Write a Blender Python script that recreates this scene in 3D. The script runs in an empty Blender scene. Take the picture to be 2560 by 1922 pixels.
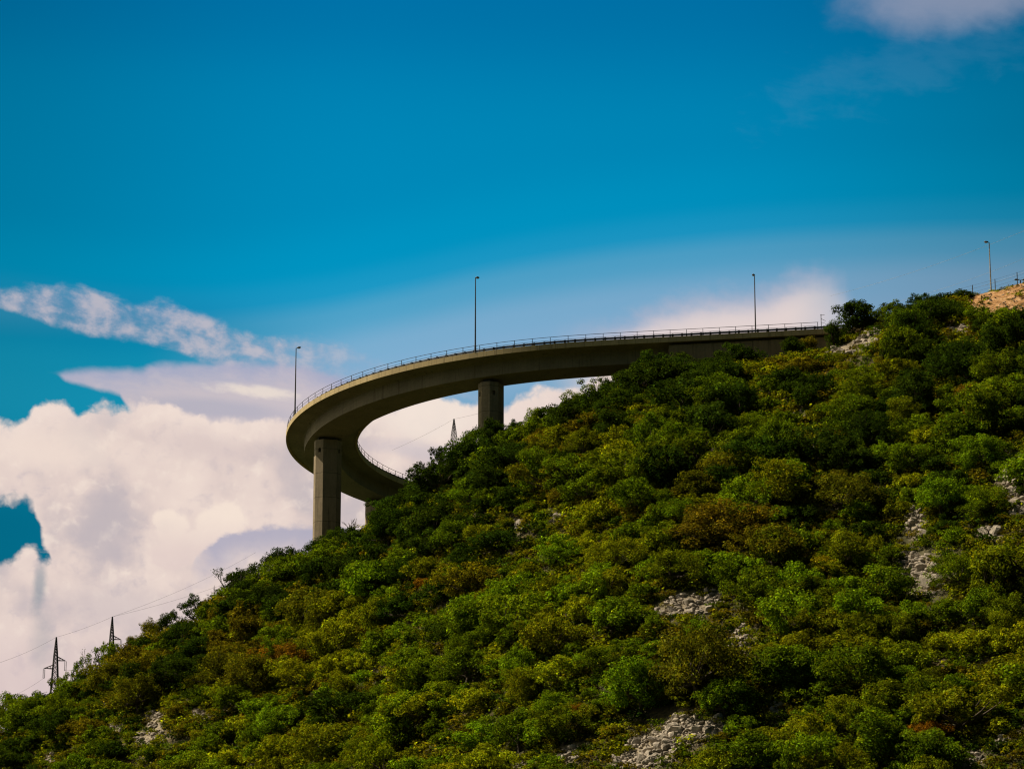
import bpy, math, random
import numpy as np
from mathutils import Vector
random.seed(7); rng = np.random.default_rng(11)
SC = bpy.context.scene

# ------------------------------------------------------------------ camera
F_PX, PITCH, EYE = 7651.74, 0.251055, 1.7            # focal length in pixels of a 2560 px wide picture
cam_d = bpy.data.cameras.new('camera'); cam = bpy.data.objects.new('camera', cam_d); SC.collection.objects.link(cam)
cam.location = (0, 0, EYE); cam.rotation_euler = (math.pi/2 + PITCH, 0, 0)
cam_d.sensor_width = 36.0; cam_d.lens = 36.0*F_PX/2560; cam_d.clip_end = 30000; cam_d.clip_start = 1
SC.camera = cam
SC.view_settings.view_transform = 'Standard'; SC.view_settings.look = 'None'
SC.view_settings.exposure = 0.42; SC.view_settings.gamma = 1
SC.cycles.max_bounces = 6; SC.cycles.diffuse_bounces = 3; SC.cycles.transmission_bounces = 3
SC.cycles.filter_width = 1.2
# ------------------------------------------------------------------ sun
SUN_EL = math.radians(52); SUN_V = Vector((-1, 0.19, 0)).normalized()*math.cos(SUN_EL) + Vector((0, 0, math.sin(SUN_EL)))
sd = bpy.data.lights.new('sun', 'SUN'); sd.energy = 5.0; sd.angle = math.radians(0.5); sd.color = (1.0, 0.87, 0.66)
sun = bpy.data.objects.new('sun', sd); SC.collection.objects.link(sun)
sun.rotation_euler = (-SUN_V).to_track_quat('-Z', 'Y').to_euler(); sun.location = (-200, 100, 400)

# ------------------------------------------------------------------ node helpers
class NT:
    def __init__(s, tree): s.t = tree; s.L = tree.links
    def n(s, typ, **kw):
        o = s.t.nodes.new(typ)
        for k, v in kw.items(): setattr(o, k, v)
        return o
    def put(s, sock, v):
        if isinstance(v, bpy.types.NodeSocket): s.L.new(v, sock)
        elif v is not None: sock.default_value = v
    def m(s, op, a, b=None, c=None, clamp=False):
        o = s.n('ShaderNodeMath', operation=op, use_clamp=clamp)
        s.put(o.inputs[0], a); s.put(o.inputs[1], b); s.put(o.inputs[2], c)
        return o.outputs[0]
    def step(s, v, a, b, lo=0.0, hi=1.0):
        o = s.n('ShaderNodeMapRange', interpolation_type='SMOOTHSTEP')
        s.put(o.inputs[0], v); s.put(o.inputs[1], a); s.put(o.inputs[2], b); s.put(o.inputs[3], lo); s.put(o.inputs[4], hi)
        return o.outputs[0]
    def mix(s, f, a, b, mode='MIX'):
        o = s.n('ShaderNodeMix', data_type='RGBA', blend_type=mode)
        s.put(o.inputs[0], f)
        s.put(o.inputs[6], (*a, 1) if isinstance(a, tuple) and len(a) == 3 else a)
        s.put(o.inputs[7], (*b, 1) if isinstance(b, tuple) and len(b) == 3 else b)
        return o.outputs[2]
    def noise(s, vec, scale, detail=4, rough=0.55, lac=2.0, dist=0.0):
        o = s.n('ShaderNodeTexNoise'); s.put(o.inputs['Vector'], vec)
        o.inputs['Scale'].default_value = scale; o.inputs['Detail'].default_value = detail
        o.inputs['Roughness'].default_value = rough; o.inputs['Lacunarity'].default_value = lac; o.inputs['Distortion'].default_value = dist
        return o.outputs['Fac']
    def comb(s, x, y, z=0.0):
        o = s.n('ShaderNodeCombineXYZ'); s.put(o.inputs[0], x); s.put(o.inputs[1], y); s.put(o.inputs[2], z); return o.outputs[0]
    def ramp(s, fac, stops, interp='LINEAR'):
        o = s.n('ShaderNodeValToRGB'); r = o.color_ramp; r.interpolation = interp
        while len(r.elements) < len(stops): r.elements.new(0.5)
        for e, (p, c) in zip(r.elements, stops): e.position = p; e.color = (*c, 1) if len(c) == 3 else c
        s.put(o.inputs[0], fac); return o.outputs[0]
    def curve(s, x, pts):
        o = s.n('ShaderNodeFloatCurve'); c = o.mapping.curves[0]
        while len(c.points) < len(pts): c.points.new(0.5, 0.5)
        for p, (a, b) in zip(c.points, pts): p.location = (a, b); p.handle_type = 'AUTO'
        o.mapping.extend = 'HORIZONTAL'; o.mapping.update(); s.put(o.inputs['Value'], x); return o.outputs[0]

def srgb(r, g, b):
    f = lambda v: (v/255/12.92 if v/255 <= 0.04045 else ((v/255+0.055)/1.055)**2.4)
    return (f(r), f(g), f(b))

# ------------------------------------------------------------------ sky (world): clear sky model, graded, with cloud banks in fixed compass directions
W = bpy.data.worlds.new('World'); SC.world = W; W.use_nodes = True
t = NT(W.node_tree); W.node_tree.nodes.clear()
WS = 0.1
out = t.n('ShaderNodeOutputWorld'); bg = t.n('ShaderNodeBackground'); bg.inputs['Strength'].default_value = WS
t.L.new(bg.outputs[0], out.inputs[0])
sky = t.n('ShaderNodeTexSky', sky_type='NISHITA'); sky.sun_disc = False
sky.sun_elevation = SUN_EL; sky.sun_rotation = math.atan2(SUN_V.x, SUN_V.y) % (2*math.pi)
sky.air_density = 1.0; sky.dust_density = 0.3; sky.ozone_density = 2.0
tc = t.n('ShaderNodeTexCoord'); sp = t.n('ShaderNodeSeparateXYZ'); t.L.new(tc.outputs['Generated'], sp.inputs[0])
dx, dy, dz = sp.outputs
el = t.m('ARCSINE', dz); azi = t.m('ARCTAN2', dx, dy)
U = t.m('ADD', t.m('MULTIPLY', t.m('MULTIPLY', azi, t.m('COSINE', el)), F_PX), 1280.0)     # 7652 units a radian, 1280 = due north
V = t.m('SUBTRACT', 961.0 + F_PX*PITCH, t.m('MULTIPLY', el, F_PX))                            # grows downwards
k = 2560/2212
u = t.m('DIVIDE', U, k); v = t.m('DIVIDE', V, k)
P3 = t.comb(u, v)
T = t.m('DIVIDE', t.m('ADD', u, 1000.0), 4200.0, clamp=True)
nA = t.m('SUBTRACT', t.noise(P3, 1/150, 5, 0.52), 0.5)       # billows
nB = t.m('SUBTRACT', t.noise(P3, 1/46, 5, 0.55), 0.5)
nS = t.m('SUBTRACT', t.noise(t.comb(t.m('MULTIPLY', u, 0.50), t.m('ADD', v, t.m('MULTIPLY', u, -0.14)), 4.0), 1/44, 6, 0.62, dist=0.25), 0.5)  # streaks
nL = t.m('SUBTRACT', t.noise(t.comb(u, v, 9.0), 1/300, 3, 0.5), 0.5)
def billow(du, dv, scale=1.0):     # heaped cumulus lumps: inverted cell noise in octaves
    wx = t.m('MULTIPLY', nA, 60.0); wy = t.m('MULTIPLY', nB, 40.0)
    o = t.n('ShaderNodeTexVoronoi', feature='SMOOTH_F1', voronoi_dimensions='2D', normalize=True)
    t.put(o.inputs['Vector'], t.comb(t.m('ADD', t.m('ADD', u, du), wx), t.m('MULTIPLY', t.m('ADD', t.m('ADD', v, dv), wy), 1.15)))
    o.inputs['Scale'].default_value = 1/(105*scale); o.inputs['Detail'].default_value = 3.5; o.inputs['Roughness'].default_value = 0.52; o.inputs['Lacunarity'].default_value = 2.3; o.inputs['Smoothness'].default_value = 0.45
    return t.m('SUBTRACT', 1.0, o.outputs['Distance'])
H0 = billow(0, 0); H1 = billow(-17, -20)
nH = t.m('SUBTRACT', H0, 0.69)                       # lumps for outlines
rel = t.m('SUBTRACT', H0, H1)                        # > 0 on the sides turned to the sun
def edge(pts):   # a height over the compass angle
    return t.m('MULTIPLY', t.curve(T, [((a+1000)/4200, b/1800) for a, b in pts]), 1800.0)
def ell(cx, cy, rx, ry, rot=0.0, wob=0.0):
    a = t.m('SUBTRACT', u, cx); b = t.m('SUBTRACT', v, cy); c, s_ = math.cos(math.radians(rot)), math.sin(math.radians(rot))
    p = t.m('ADD', t.m('MULTIPLY', a, c/rx), t.m('MULTIPLY', b, s_/rx)); q = t.m('ADD', t.m('MULTIPLY', a, -s_/ry), t.m('MULTIPLY', b, c/ry))
    r = t.m('SQRT', t.m('ADD', t.m('MULTIPLY', p, p), t.m('MULTIPLY', q, q)))
    if wob: r = t.m('ADD', r, t.m('MULTIPLY', nA, wob))
    return r
# clear sky
hz = t.m('SUBTRACT', edge([(-1000, 600), (0, 640), (350, 660), (650, 630), (850, 590), (1100, 535), (1500, 485), (1900, 470), (2300, 480), (3200, 500)]), 485.0)   # where the haze begins
vk = t.m('DIVIDE', t.m('ADD', t.m('SUBTRACT', v, t.m('MULTIPLY', hz, t.step(v, 150.0, 480.0))), 1800.0), 3600.0, clamp=True)      # v -1800..1800
pos = lambda y: (y+1800)/3600
tint = t.ramp(vk, [(0.0, (0.02, 0.11, 0.22)), (pos(-900), (0.012, 0.36, 0.54)), (pos(0), (0.0, 0.63, 0.86)), (pos(300), (0.0, 0.84, 0.99)), (pos(440), (0.0, 0.94, 1.06)),
                   (pos(500), (0.05, 0.99, 1.10)), (pos(560), (0.40, 1.12, 1.13)), (pos(640), (0.95, 1.26, 1.19)), (pos(720), (1.15, 1.28, 1.20)), (pos(1000), (0.10, 0.66, 0.70)), (1.0, (0.10, 0.30, 0.36))], 'EASE')
left = t.m('MULTIPLY', t.step(u, 300.0, 800.0, 1.0, 0.0), t.step(v, 600.0, 760.0))
clear = t.mix(1.0, t.mix(1.0, sky.outputs[0], (2**-0.42, 2**-0.42, 2**-0.42), 'MULTIPLY'), tint, 'MULTIPLY')
deep = t.mix(1.0, clear, (0.03, 0.72, 0.80), 'MULTIPLY')
clear = t.mix(left, clear, deep)
sd_ = t.step(t.m('ABSOLUTE', t.m('SUBTRACT', u, 1150.0)), 300.0, 1350.0); clear = t.mix(sd_, clear, t.mix(1.0, clear, (0.8, 0.70, 0.68), 'MULTIPLY'))
# cumulus bank, low on the left and behind the viaduct
topA = edge([(-1000, 1020), (-200, 975), (0, 942), (64, 924), (77, 912), (128, 892), (153, 893), (171, 903), (213, 881), (239, 880), (262, 888), (333, 876), (384, 888), (469, 905), (650, 902), (800, 892), (870, 888), (900, 868), (955, 851), (980, 856), (1002, 872), (1085, 880), (1120, 858), (1200, 842), (1300, 815), (1400, 790), (2000, 780), (3200, 900)])
dA = t.m('ADD', t.m('SUBTRACT', v, topA), t.m('ADD', t.m('MULTIPLY', nH, 95.0), t.m('MULTIPLY', nB, 18.0)))
mA = t.step(dA, -9.0, 13.0)
topH = edge([(-1000, 1000), (-100, 1075), (0, 1087), (70, 1095), (82, 1112), (88, 1140), (107, 1180), (128, 1222), (140, 1300), (3200, 1500)])
botH = edge([(-1000, 1330), (-100, 1262), (0, 1242), (30, 1234), (43, 1226), (60, 1213), (81, 1213), (105, 1228), (128, 1222), (140, 1180), (200, 1000), (3200, 900)])
hol = t.m('MULTIPLY', t.step(t.m('ADD', t.m('SUBTRACT', v, topH), t.m('ADD', t.m('MULTIPLY', nH, -90.0), t.m('MULTIPLY', nB, 30.0))), -10.0, 18.0), t.step(t.m('ADD', t.m('SUBTRACT', botH, v), t.m('ADD', t.m('MULTIPLY', nH, -90.0), t.m('MULTIPLY', nB, 34.0))), -10.0, 16.0))
mA = t.m('MULTIPLY', mA, t.m('SUBTRACT', 1.0, hol))
h2 = t.m('ADD', ell(95, 1275, 15, 62, 7, 0.9), t.m('MULTIPLY', nB, 1.0)); mA = t.m('MULTIPLY', mA, t.step(h2, 0.2, 1.4, 0.55, 1.0))
h5 = t.m('ADD', ell(100, 1400, 26, 70, 4, 0.9), t.m('MULTIPLY', nB, 0.8)); mA = t.m('MULTIPLY', mA, t.step(h5, 0.1, 1.4, 0.80, 1.0))
# long mottled bank over it
upB = edge([(-1000, 600), (-300, 645), (0, 639), (30, 648), (60, 641), (94, 637), (140, 631), (222, 647), (256, 660), (384, 662), (405, 675), (470, 698), (533, 726), (640, 728), (760, 745), (850, 790), (1100, 860), (3200, 900)])
loB = edge([(-1000, 690), (-300, 670), (0, 688), (77, 709), (136, 730), (192, 739), (273, 752), (324, 757), (427, 786), (520, 830), (700, 850), (900, 860), (3200, 900)])
mB = t.m('MULTIPLY', t.step(t.m('ADD', t.m('SUBTRACT', v, upB), t.m('ADD', t.m('MULTIPLY', nS, 46.0), t.m('MULTIPLY', nB, 18.0))), -6.0, 26.0),
         t.step(t.m('ADD', t.m('SUBTRACT', loB, v), t.m('ADD', t.m('MULTIPLY', nS, 22.0), t.m('MULTIPLY', nB, 14.0))), -5.0, 12.0))
mB = t.m('MULTIPLY', mB, t.step(t.m('ADD', nS, t.m('MULTIPLY', nB, 0.9)), -0.28, 0.20, 0.22, 0.78))
mB = t.m('MULTIPLY', mB, t.step(u, 560.0, 900.0, 1.0, 0.22))
# second, lens shaped bank
upC = edge([(-1000, 900), (60, 838), (128, 823), (145, 817), (273, 806), (316, 806), (333, 796), (427, 791), (640, 790), (725, 808), (800, 830), (900, 860), (3200, 900)])
loC = edge([(-1000, 840), (60, 812), (128, 826), (145, 840), (213, 857), (262, 868), (285, 900), (420, 1000), (3200, 1000)])
mC = t.m('MULTIPLY', t.step(t.m('ADD', t.m('SUBTRACT', v, upC), t.m('ADD', t.m('MULTIPLY', nS, 16.0), t.m('MULTIPLY', nB, 10.0))), -6.0, 18.0),
         t.step(t.m('ADD', t.m('SUBTRACT', loC, v), t.m('ADD', t.m('MULTIPLY', nS, 12.0), t.m('MULTIPLY', nB, 8.0))), -5.0, 10.0))
mC = t.m('MULTIPLY', mC, 0.94)
# soft bank behind the right end of the deck
upD = edge([(-1000, 950), (1000, 760), (1220, 712), (1290, 704), (1350, 690), (1450, 652), (1560, 628), (1640, 634), (1700, 616), (1770, 596), (1815, 612), (1840, 660), (1900, 740), (2200, 900), (3200, 900)])
mD = t.step(t.m('ADD', t.m('SUBTRACT', v, upD), t.m('ADD', t.m('MULTIPLY', nS, 62.0), t.m('ADD', t.m('MULTIPLY', nA, 50.0), t.m('MULTIPLY', nB, 40.0)))), -34.0, 58.0)
mD = t.m('MULTIPLY', mD, t.step(t.m('ADD', u, t.m('MULTIPLY', nA, 80.0)), 1690.0, 1930.0, 0.84, 0.0))
mD = t.m('MULTIPLY', mD, t.step(u, 1170.0, 1340.0))
# thin veil at the upper right
rE = t.m('ADD', ell(2060, 18, 270, 80, -5, 1.0), t.m('MULTIPLY', nS, 0.4)); mE = t.step(rE, 1.25, 0.25, 0.0, 0.55)
rF = t.m('ADD', ell(1950, 170, 420, 90, -12, 1.0), t.m('MULTIPLY', nS, 2.2)); mF = t.step(rF, 1.0, 0.0, 0.0, 0.09)
# cloud tones
white = srgb(242, 225, 212); pink = srgb(222, 203, 197); grey = srgb(192, 182, 186)
sh = t.m('ADD', t.m('MULTIPLY', nA, 1.25), t.m('ADD', t.m('MULTIPLY', nL, 1.3), t.m('MULTIPLY', nB, 0.30)))
cA = t.mix(t.step(sh, -0.30, 0.42), pink, srgb(236, 217, 207))
cA = t.mix(t.step(sh, 0.02, -0.42, 0.0, 0.75), cA, grey)
cA = t.mix(t.step(rel, 0.02, 0.26, 0.0, 0.62), cA, srgb(244, 227, 214))
cA = t.mix(t.step(rel, -0.02, -0.26, 0.0, 0.50), cA, srgb(192, 180, 186))
cA = t.mix(t.step(t.m('SUBTRACT', v, topA), 0.0, 75.0, 0.6, 0.0), cA, srgb(240, 222, 212))
cA = t.mix(t.step(ell(120, 985, 190, 55, 0, 1.0), 1.2, 0.3, 0.0, 0.7), cA, srgb(240, 221, 209))
cA = t.mix(t.step(ell(430, 965, 150, 45, 10, 1.0), 1.2, 0.2, 0.0, 0.6), cA, srgb(212, 194, 192))
cA = t.mix(t.step(t.m('ADD', ell(235, 1165, 105, 66, 60, 1.4), t.m('MULTIPLY', rel, 2.2)), 1.5, 0.2, 0.0, 0.5), cA, srgb(188, 178, 184))
cA = t.mix(t.step(t.m('ADD', ell(250, 1320, 160, 60, 0, 1.2), t.m('MULTIPLY', nB, 0.5)), 1.4, 0.3, 0.0, 0.45), cA, srgb(190, 178, 184))
lensT = edge([(-1000, 1500), (380, 1290), (427, 1207), (469, 1173), (533, 1147), (665, 1136), (760, 1140), (900, 1180), (1000, 1250), (3200, 1500)])
ld = t.m('ADD', t.m('SUBTRACT', v, lensT), t.m('ADD', t.m('MULTIPLY', nB, 30.0), t.m('MULTIPLY', nS, 34.0)))
cA = t.mix(t.m('MULTIPLY', t.step(ld, -6.0, 10.0), t.m('MULTIPLY', t.step(ld, 12.0, 105.0, 0.9, 0.0), t.step(t.m('ADD', u, t.m('MULTIPLY', nB, 60.0)), 405.0, 470.0))), cA, srgb(174, 171, 190))
pw = t.m('MULTIPLY', nH, -1.1)
puf = t.m('ADD', pw, t.m('MINIMUM', ell(374, 1150, 40, 42, 0, 0.55), t.m('MINIMUM', ell(482, 1130, 60, 40, -8, 0.6), ell(400, 1190, 92, 34, -20, 0.8))))
cA = t.mix(t.m('MULTIPLY', t.step(t.m('ADD', puf, t.m('MULTIPLY', nB, 0.45)), 1.12, 0.80, 0.0, 0.8), t.step(ld, -2.0, 10.0, 1.0, 0.0)), cA, t.mix(t.step(v, 1110.0, 1215.0), srgb(246, 228, 213), srgb(226, 206, 200)))
cA = t.mix(t.step(t.m('ADD', v, t.m('MULTIPLY', nA, 120.0)), 1330.0, 1480.0, 0.0, 0.6), cA, srgb(212, 192, 193))
cA = t.mix(t.step(ell(930, 900, 130, 80, 0, 0.8), 1.2, 0.3, 0.0, 0.8), cA, srgb(243, 228, 216))
cA = t.mix(t.step(t.m('ADD', ell(900, 975, 130, 26, 8, 0.8), t.m('MULTIPLY', nS, 1.0)), 1.1, 0.3, 0.0, 0.6), cA, srgb(200, 190, 197))
cC = t.mix(t.step(t.m('ADD', t.m('SUBTRACT', v, upC), t.m('MULTIPLY', nS, 80.0)), 0.0, 80.0), srgb(170, 172, 196), srgb(205, 192, 197))
cC = t.mix(t.step(t.m('ADD', ell(560, 852, 120, 15, 5, 0.0), t.m('MULTIPLY', nS, 3.0)), 1.2, 0.1, 0.0, 0.85), cC, srgb(240, 224, 210))
cC = t.mix(t.step(rel, 0.05, 0.35, 0.0, 0.25), cC, srgb(225, 210, 206))
cC = t.mix(t.step(ell(460, 890, 200, 26, 4, 0.8), 1.2, 0.3, 0.0, 0.55), cC, srgb(172, 170, 188))
cB = t.mix(t.step(t.m('ADD', nS, nB), -0.25, 0.3), srgb(150, 162, 190), srgb(203, 192, 199))
cD = t.mix(t.step(t.m('ADD', t.m('SUBTRACT', v, upD), t.m('MULTIPLY', nA, 60.0)), -10.0, 80.0), srgb(178, 178, 198), srgb(238, 217, 209))
around = t.m('MULTIPLY', t.step(u, -1700.0, -700.0), t.step(u, 4200.0, 2600.0))        # the banks stand in the north only
mA = t.m('MULTIPLY', mA, around)
EX = 2**-0.42
S = lambda c: t.mix(1.0, c, (EX/WS, EX/WS, EX/WS), 'MULTIPLY')
col = clear
for c_, m_ in ((cD, mD), (cB, mB), (cC, mC), (cA, mA)): col = t.mix(m_, col, S(c_))
col = t.mix(mE, col, S(srgb(168, 168, 186))); col = t.mix(mF, col, S(srgb(110, 160, 195)))
col = t.mix(t.step(t.m('ABSOLUTE', t.m('SUBTRACT', u, 1100.0)), 3500.0, 1600.0), t.mix(1.0, col, (0.42, 0.38, 0.36), 'MULTIPLY'), col)
west = t.m('MULTIPLY', t.m('MULTIPLY', t.step(azi, -2.5, -1.6), t.step(azi, -0.45, -1.1)), t.step(dz, 0.9, 0.3))       # bright air below the sun
col = t.mix(t.m('MULTIPLY', west, t.step(dz, -0.02, 0.03)), col, S((1.35, 1.25, 0.92)))
for n_ in W.node_tree.nodes:
    if n_.type == 'MIX' and n_.data_type == 'RGBA': n_.clamp_result = False
t.L.new(col, bg.inputs['Color'])

# ------------------------------------------------------------------ object helpers
COL = SC.collection
def tag(o, label=None, cat=None, group=None, kind=None):
    if label: o['label'] = label
    if cat: o['category'] = cat
    if group: o['group'] = group
    if kind: o['kind'] = kind
    return o
def link(o, parent=None):
    COL.objects.link(o)
    if parent is not None: o.parent = parent
    return o
def empty(name, loc=(0, 0, 0), rz=0.0):
    o = bpy.data.objects.new(name, None); o.location = loc; o.rotation_euler = (0, 0, rz); o.empty_display_size = 0.5
    return link(o)
class MB:
    """collects vertices and faces; build() links them as ONE mesh object"""
    def __init__(s): s.v = []; s.f = []; s.uv = {}
    def add(s, vs, fs):
        b = len(s.v); s.v += [tuple(map(float, p)) for p in vs]; s.f += [tuple(b+i for i in f) for f in fs]; return b
    def box(s, c, d, rz=0.0):
        x, y, z = [q/2 for q in d]; ca, sa = math.cos(rz), math.sin(rz)
        vs = [(c[0]+ca*i*x-sa*j*y, c[1]+sa*i*x+ca*j*y, c[2]+l*z) for l in (-1, 1) for i, j in ((-1, -1), (1, -1), (1, 1), (-1, 1))]
        s.add(vs, [(3, 2, 1, 0), (4, 5, 6, 7), (0, 1, 5, 4), (1, 2, 6, 5), (2, 3, 7, 6), (3, 0, 4, 7)])
    def tube(s, pts, radii, n=6):
        pts = [Vector(p) for p in pts]
        if not hasattr(radii, '__len__'): radii = [radii]*len(pts)
        base = len(s.v); ref = None
        for i, p in enumerate(pts):
            d = (pts[min(i+1, len(pts)-1)] - pts[max(i-1, 0)]).normalized()
            a = d.cross(Vector((0.13, 0.21, 1)) if abs(d.z) < 0.9 else Vector((1, 0.1, 0))).normalized(); b = d.cross(a)
            for q in range(n):
                w = 2*math.pi*q/n; r = radii[i]; s.v.append(tuple(p + a*(math.cos(w)*r) + b*(math.sin(w)*r)))
        for i in range(len(pts)-1):
            for q in range(n):
                s.f.append((base+i*n+q, base+i*n+(q+1) % n, base+(i+1)*n+(q+1) % n, base+(i+1)*n+q))
        s.f.append(tuple(base+q for q in range(n))[::-1]); e = base+(len(pts)-1)*n; s.f.append(tuple(e+q for q in range(n)))
    def mesh(s, name, mat, smooth=False):
        me = bpy.data.meshes.new(name); me.from_pydata(s.v, [], s.f); me.validate(); me.materials.append(mat)
        if smooth: me.polygons.foreach_set('use_smooth', [True]*len(me.polygons))
        return me
    def build(s, name, mat, parent=None, smooth=False):
        return link(bpy.data.objects.new(name, s.mesh(name, mat, smooth)), parent)
def np_mesh(name, verts, quads, mats, tint=None, midx=None):
    me = bpy.data.meshes.new(name); nv, nq = len(verts), len(quads)
    me.vertices.add(nv); me.vertices.foreach_set('co', np.asarray(verts, np.float32).ravel())
    me.loops.add(nq*4); me.loops.foreach_set('vertex_index', np.asarray(quads, np.int32).ravel())
    me.polygons.add(nq); me.polygons.foreach_set('loop_start', np.arange(nq, dtype=np.int32)*4)
    for m_ in mats: me.materials.append(m_)
    if midx is not None: me.polygons.foreach_set('material_index', np.asarray(midx, np.int32))
    me.update(calc_edges=True)
    if tint is not None:
        a = me.attributes.new('tint', 'FLOAT_COLOR', 'POINT'); a.data.foreach_set('color', np.asarray(tint, np.float32).ravel())
    return me

# ------------------------------------------------------------------ materials
def material(name):
    m_ = bpy.data.materials.new(name); m_.use_nodes = True; m_.node_tree.nodes.clear(); q = NT(m_.node_tree)
    o = q.n('ShaderNodeOutputMaterial'); return m_, q, o
def principled(q, o, col, rough=0.8, metal=0.0, bump=None, bstr=0.3, bdist=0.05, spec=0.3):
    b = q.n('ShaderNodeBsdfPrincipled'); q.put(b.inputs['Base Color'], (*col, 1) if isinstance(col, tuple) else col)
    q.put(b.inputs['Roughness'], rough); b.inputs['Metallic'].default_value = metal; b.inputs['Specular IOR Level'].default_value = spec
    if bump is not None:
        bp = q.n('ShaderNodeBump'); bp.inputs['Strength'].default_value = bstr; bp.inputs['Distance'].default_value = bdist
        q.L.new(bump, bp.inputs['Height']); q.L.new(bp.outputs[0], b.inputs['Normal'])
    q.L.new(b.outputs[0], o.inputs[0]); return b
def leaf_material(name, transl=0.40):
    m_, q, o = material(name)
    oi = q.n('ShaderNodeObjectInfo'); at = q.n('ShaderNodeAttribute', attribute_name='tint')
    c = q.mix(1.0, oi.outputs['Color'], at.outputs['Color'], 'MULTIPLY')
    d = q.n('ShaderNodeBsdfDiffuse'); q.L.new(c, d.inputs[0])
    tr = q.n('ShaderNodeBsdfTranslucent'); q.L.new(q.mix(1.0, c, (1.5, 1.35, 0.4), 'MULTIPLY'), tr.inputs[0])
    mx = q.n('ShaderNodeMixShader'); mx.inputs[0].default_value = transl
    q.L.new(d.outputs[0], mx.inputs[1]); q.L.new(tr.outputs[0], mx.inputs[2])
    q.L.new(mx.outputs[0], o.inputs[0]); return m_
M_LEAF = leaf_material('leaves')
def bark():
    m_, q, o = material('bark'); tcn = q.n('ShaderNodeTexCoord')
    n1 = q.noise(tcn.outputs['Object'], 3.0, 4)
    principled(q, o, q.ramp(n1, [(0.3, (0.035, 0.026, 0.018)), (0.7, (0.11, 0.085, 0.06))]), 0.95, bump=n1); return m_
M_BARK = bark()
def concrete(name, dark, light, joints=None, uvj=False, js=1.0):
    m_, q, o = material(name); tcn = q.n('ShaderNodeTexCoord'); ob = tcn.outputs['Object']; spn = q.n('ShaderNodeSeparateXYZ'); q.L.new(ob, spn.inputs[0])
    n1 = q.noise(ob, 0.22, 6, 0.6); n2 = q.noise(ob, 2.5, 5, 0.65)
    st = q.noise(q.comb(spn.outputs[0], spn.outputs[1], q.m('MULTIPLY', spn.outputs[2], 0.06)), 1.6, 4, 0.6)     # rain streaks
    f = q.m('ADD', q.m('MULTIPLY', n1, 0.5), q.m('ADD', q.m('MULTIPLY', st, 0.45), q.m('MULTIPLY', n2, 0.25)))
    c = q.ramp(f, [(0.38, dark), (0.72, light)])
    c = q.mix(q.step(st, 0.54, 0.68, 0.0, 0.65), c, tuple(x*0.35 for x in dark))
    if joints:
        z_ = q.m('FRACT', q.m('DIVIDE', spn.outputs[2], joints)); c = q.mix(q.step(z_, 0.012, 0.03, 0.7, 0.0), c, tuple(x*0.25 for x in dark))
        lift = q.noise(q.comb(0.0, 0.0, q.m('FLOOR', q.m('DIVIDE', spn.outputs[2], joints))), 7.3, 0); c = q.mix(q.step(lift, 0.35, 0.65, 0.0, 0.25), c, tuple(x*0.6 for x in light))
    if uvj:
        sq = q.n('ShaderNodeSeparateXYZ'); q.L.new(tcn.outputs['UV'], sq.inputs[0])
        z_ = q.m('FRACT', q.m('DIVIDE', sq.outputs[0], uvj)); c = q.mix(q.step(z_, 0.03/uvj, 0.07/uvj, 0.55*js, 0.0), c, tuple(x*0.3 for x in dark))
        pn = q.noise(q.comb(q.m('FLOOR', q.m('DIVIDE', sq.outputs[0], uvj)), 3.0, 0.0), 5.7, 0); c = q.mix(q.step(pn, 0.35, 0.65, 0.0, 0.45), c, tuple(x*0.62 for x in light))
    principled(q, o, c, 0.9, bump=n2, bstr=0.25); return m_
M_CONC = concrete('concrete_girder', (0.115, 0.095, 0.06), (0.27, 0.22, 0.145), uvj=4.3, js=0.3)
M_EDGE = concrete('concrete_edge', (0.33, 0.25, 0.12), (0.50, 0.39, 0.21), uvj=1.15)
M_PIER = concrete('concrete_pier', (0.125, 0.10, 0.062), (0.34, 0.265, 0.175), joints=3.72)
M_WALL = concrete('concrete_wall', (0.17, 0.125, 0.07), (0.29, 0.22, 0.13))
def plain(name, c1, c2, rough=0.6, metal=0.0, scale=4.0):
    m_, q, o = material(name); tcn = q.n('ShaderNodeTexCoord'); n1 = q.noise(tcn.outputs['Object'], scale, 4)
    principled(q, o, q.ramp(n1, [(0.35, c1), (0.65, c2)]), rough, metal, bump=n1, bstr=0.1); return m_
M_ASPH = plain('asphalt', (0.035, 0.035, 0.037), (0.065, 0.063, 0.06), 0.95)
M_RAIL = plain('weathered_steel', (0.014, 0.018, 0.024), (0.03, 0.034, 0.042), 0.6, 0.1)
M_GALV = plain('galvanised_steel', (0.03, 0.045, 0.07), (0.06, 0.08, 0.11), 0.5, 0.2)
M_POLE = plain('lamp_pole_paint', (0.045, 0.045, 0.045), (0.09, 0.085, 0.08), 0.55, 0.2)
M_PALE = plain('pale_pole_paint', (0.22, 0.21, 0.18), (0.36, 0.34, 0.30), 0.55, 0.1)
M_LAMP = plain('lamp_housing', (0.03, 0.03, 0.033), (0.06, 0.06, 0.06), 0.4, 0.2)
M_LENS = plain('lamp_lens', (0.45, 0.43, 0.38), (0.6, 0.57, 0.5), 0.25)
M_LATT = plain('lattice_steel', (0.02, 0.02, 0.024), (0.045, 0.042, 0.046), 0.7, 0.1)
M_INSU = plain('insulator_glass', (0.04, 0.045, 0.05), (0.07, 0.075, 0.08), 0.3)
M_CABLE = plain('cable_aluminium', (0.20, 0.19, 0.19), (0.30, 0.29, 0.28), 0.5, 0.2)
M_WIRE = plain('bright_wire', (0.55, 0.57, 0.60), (0.75, 0.76, 0.78), 0.35, 0.2)
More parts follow.
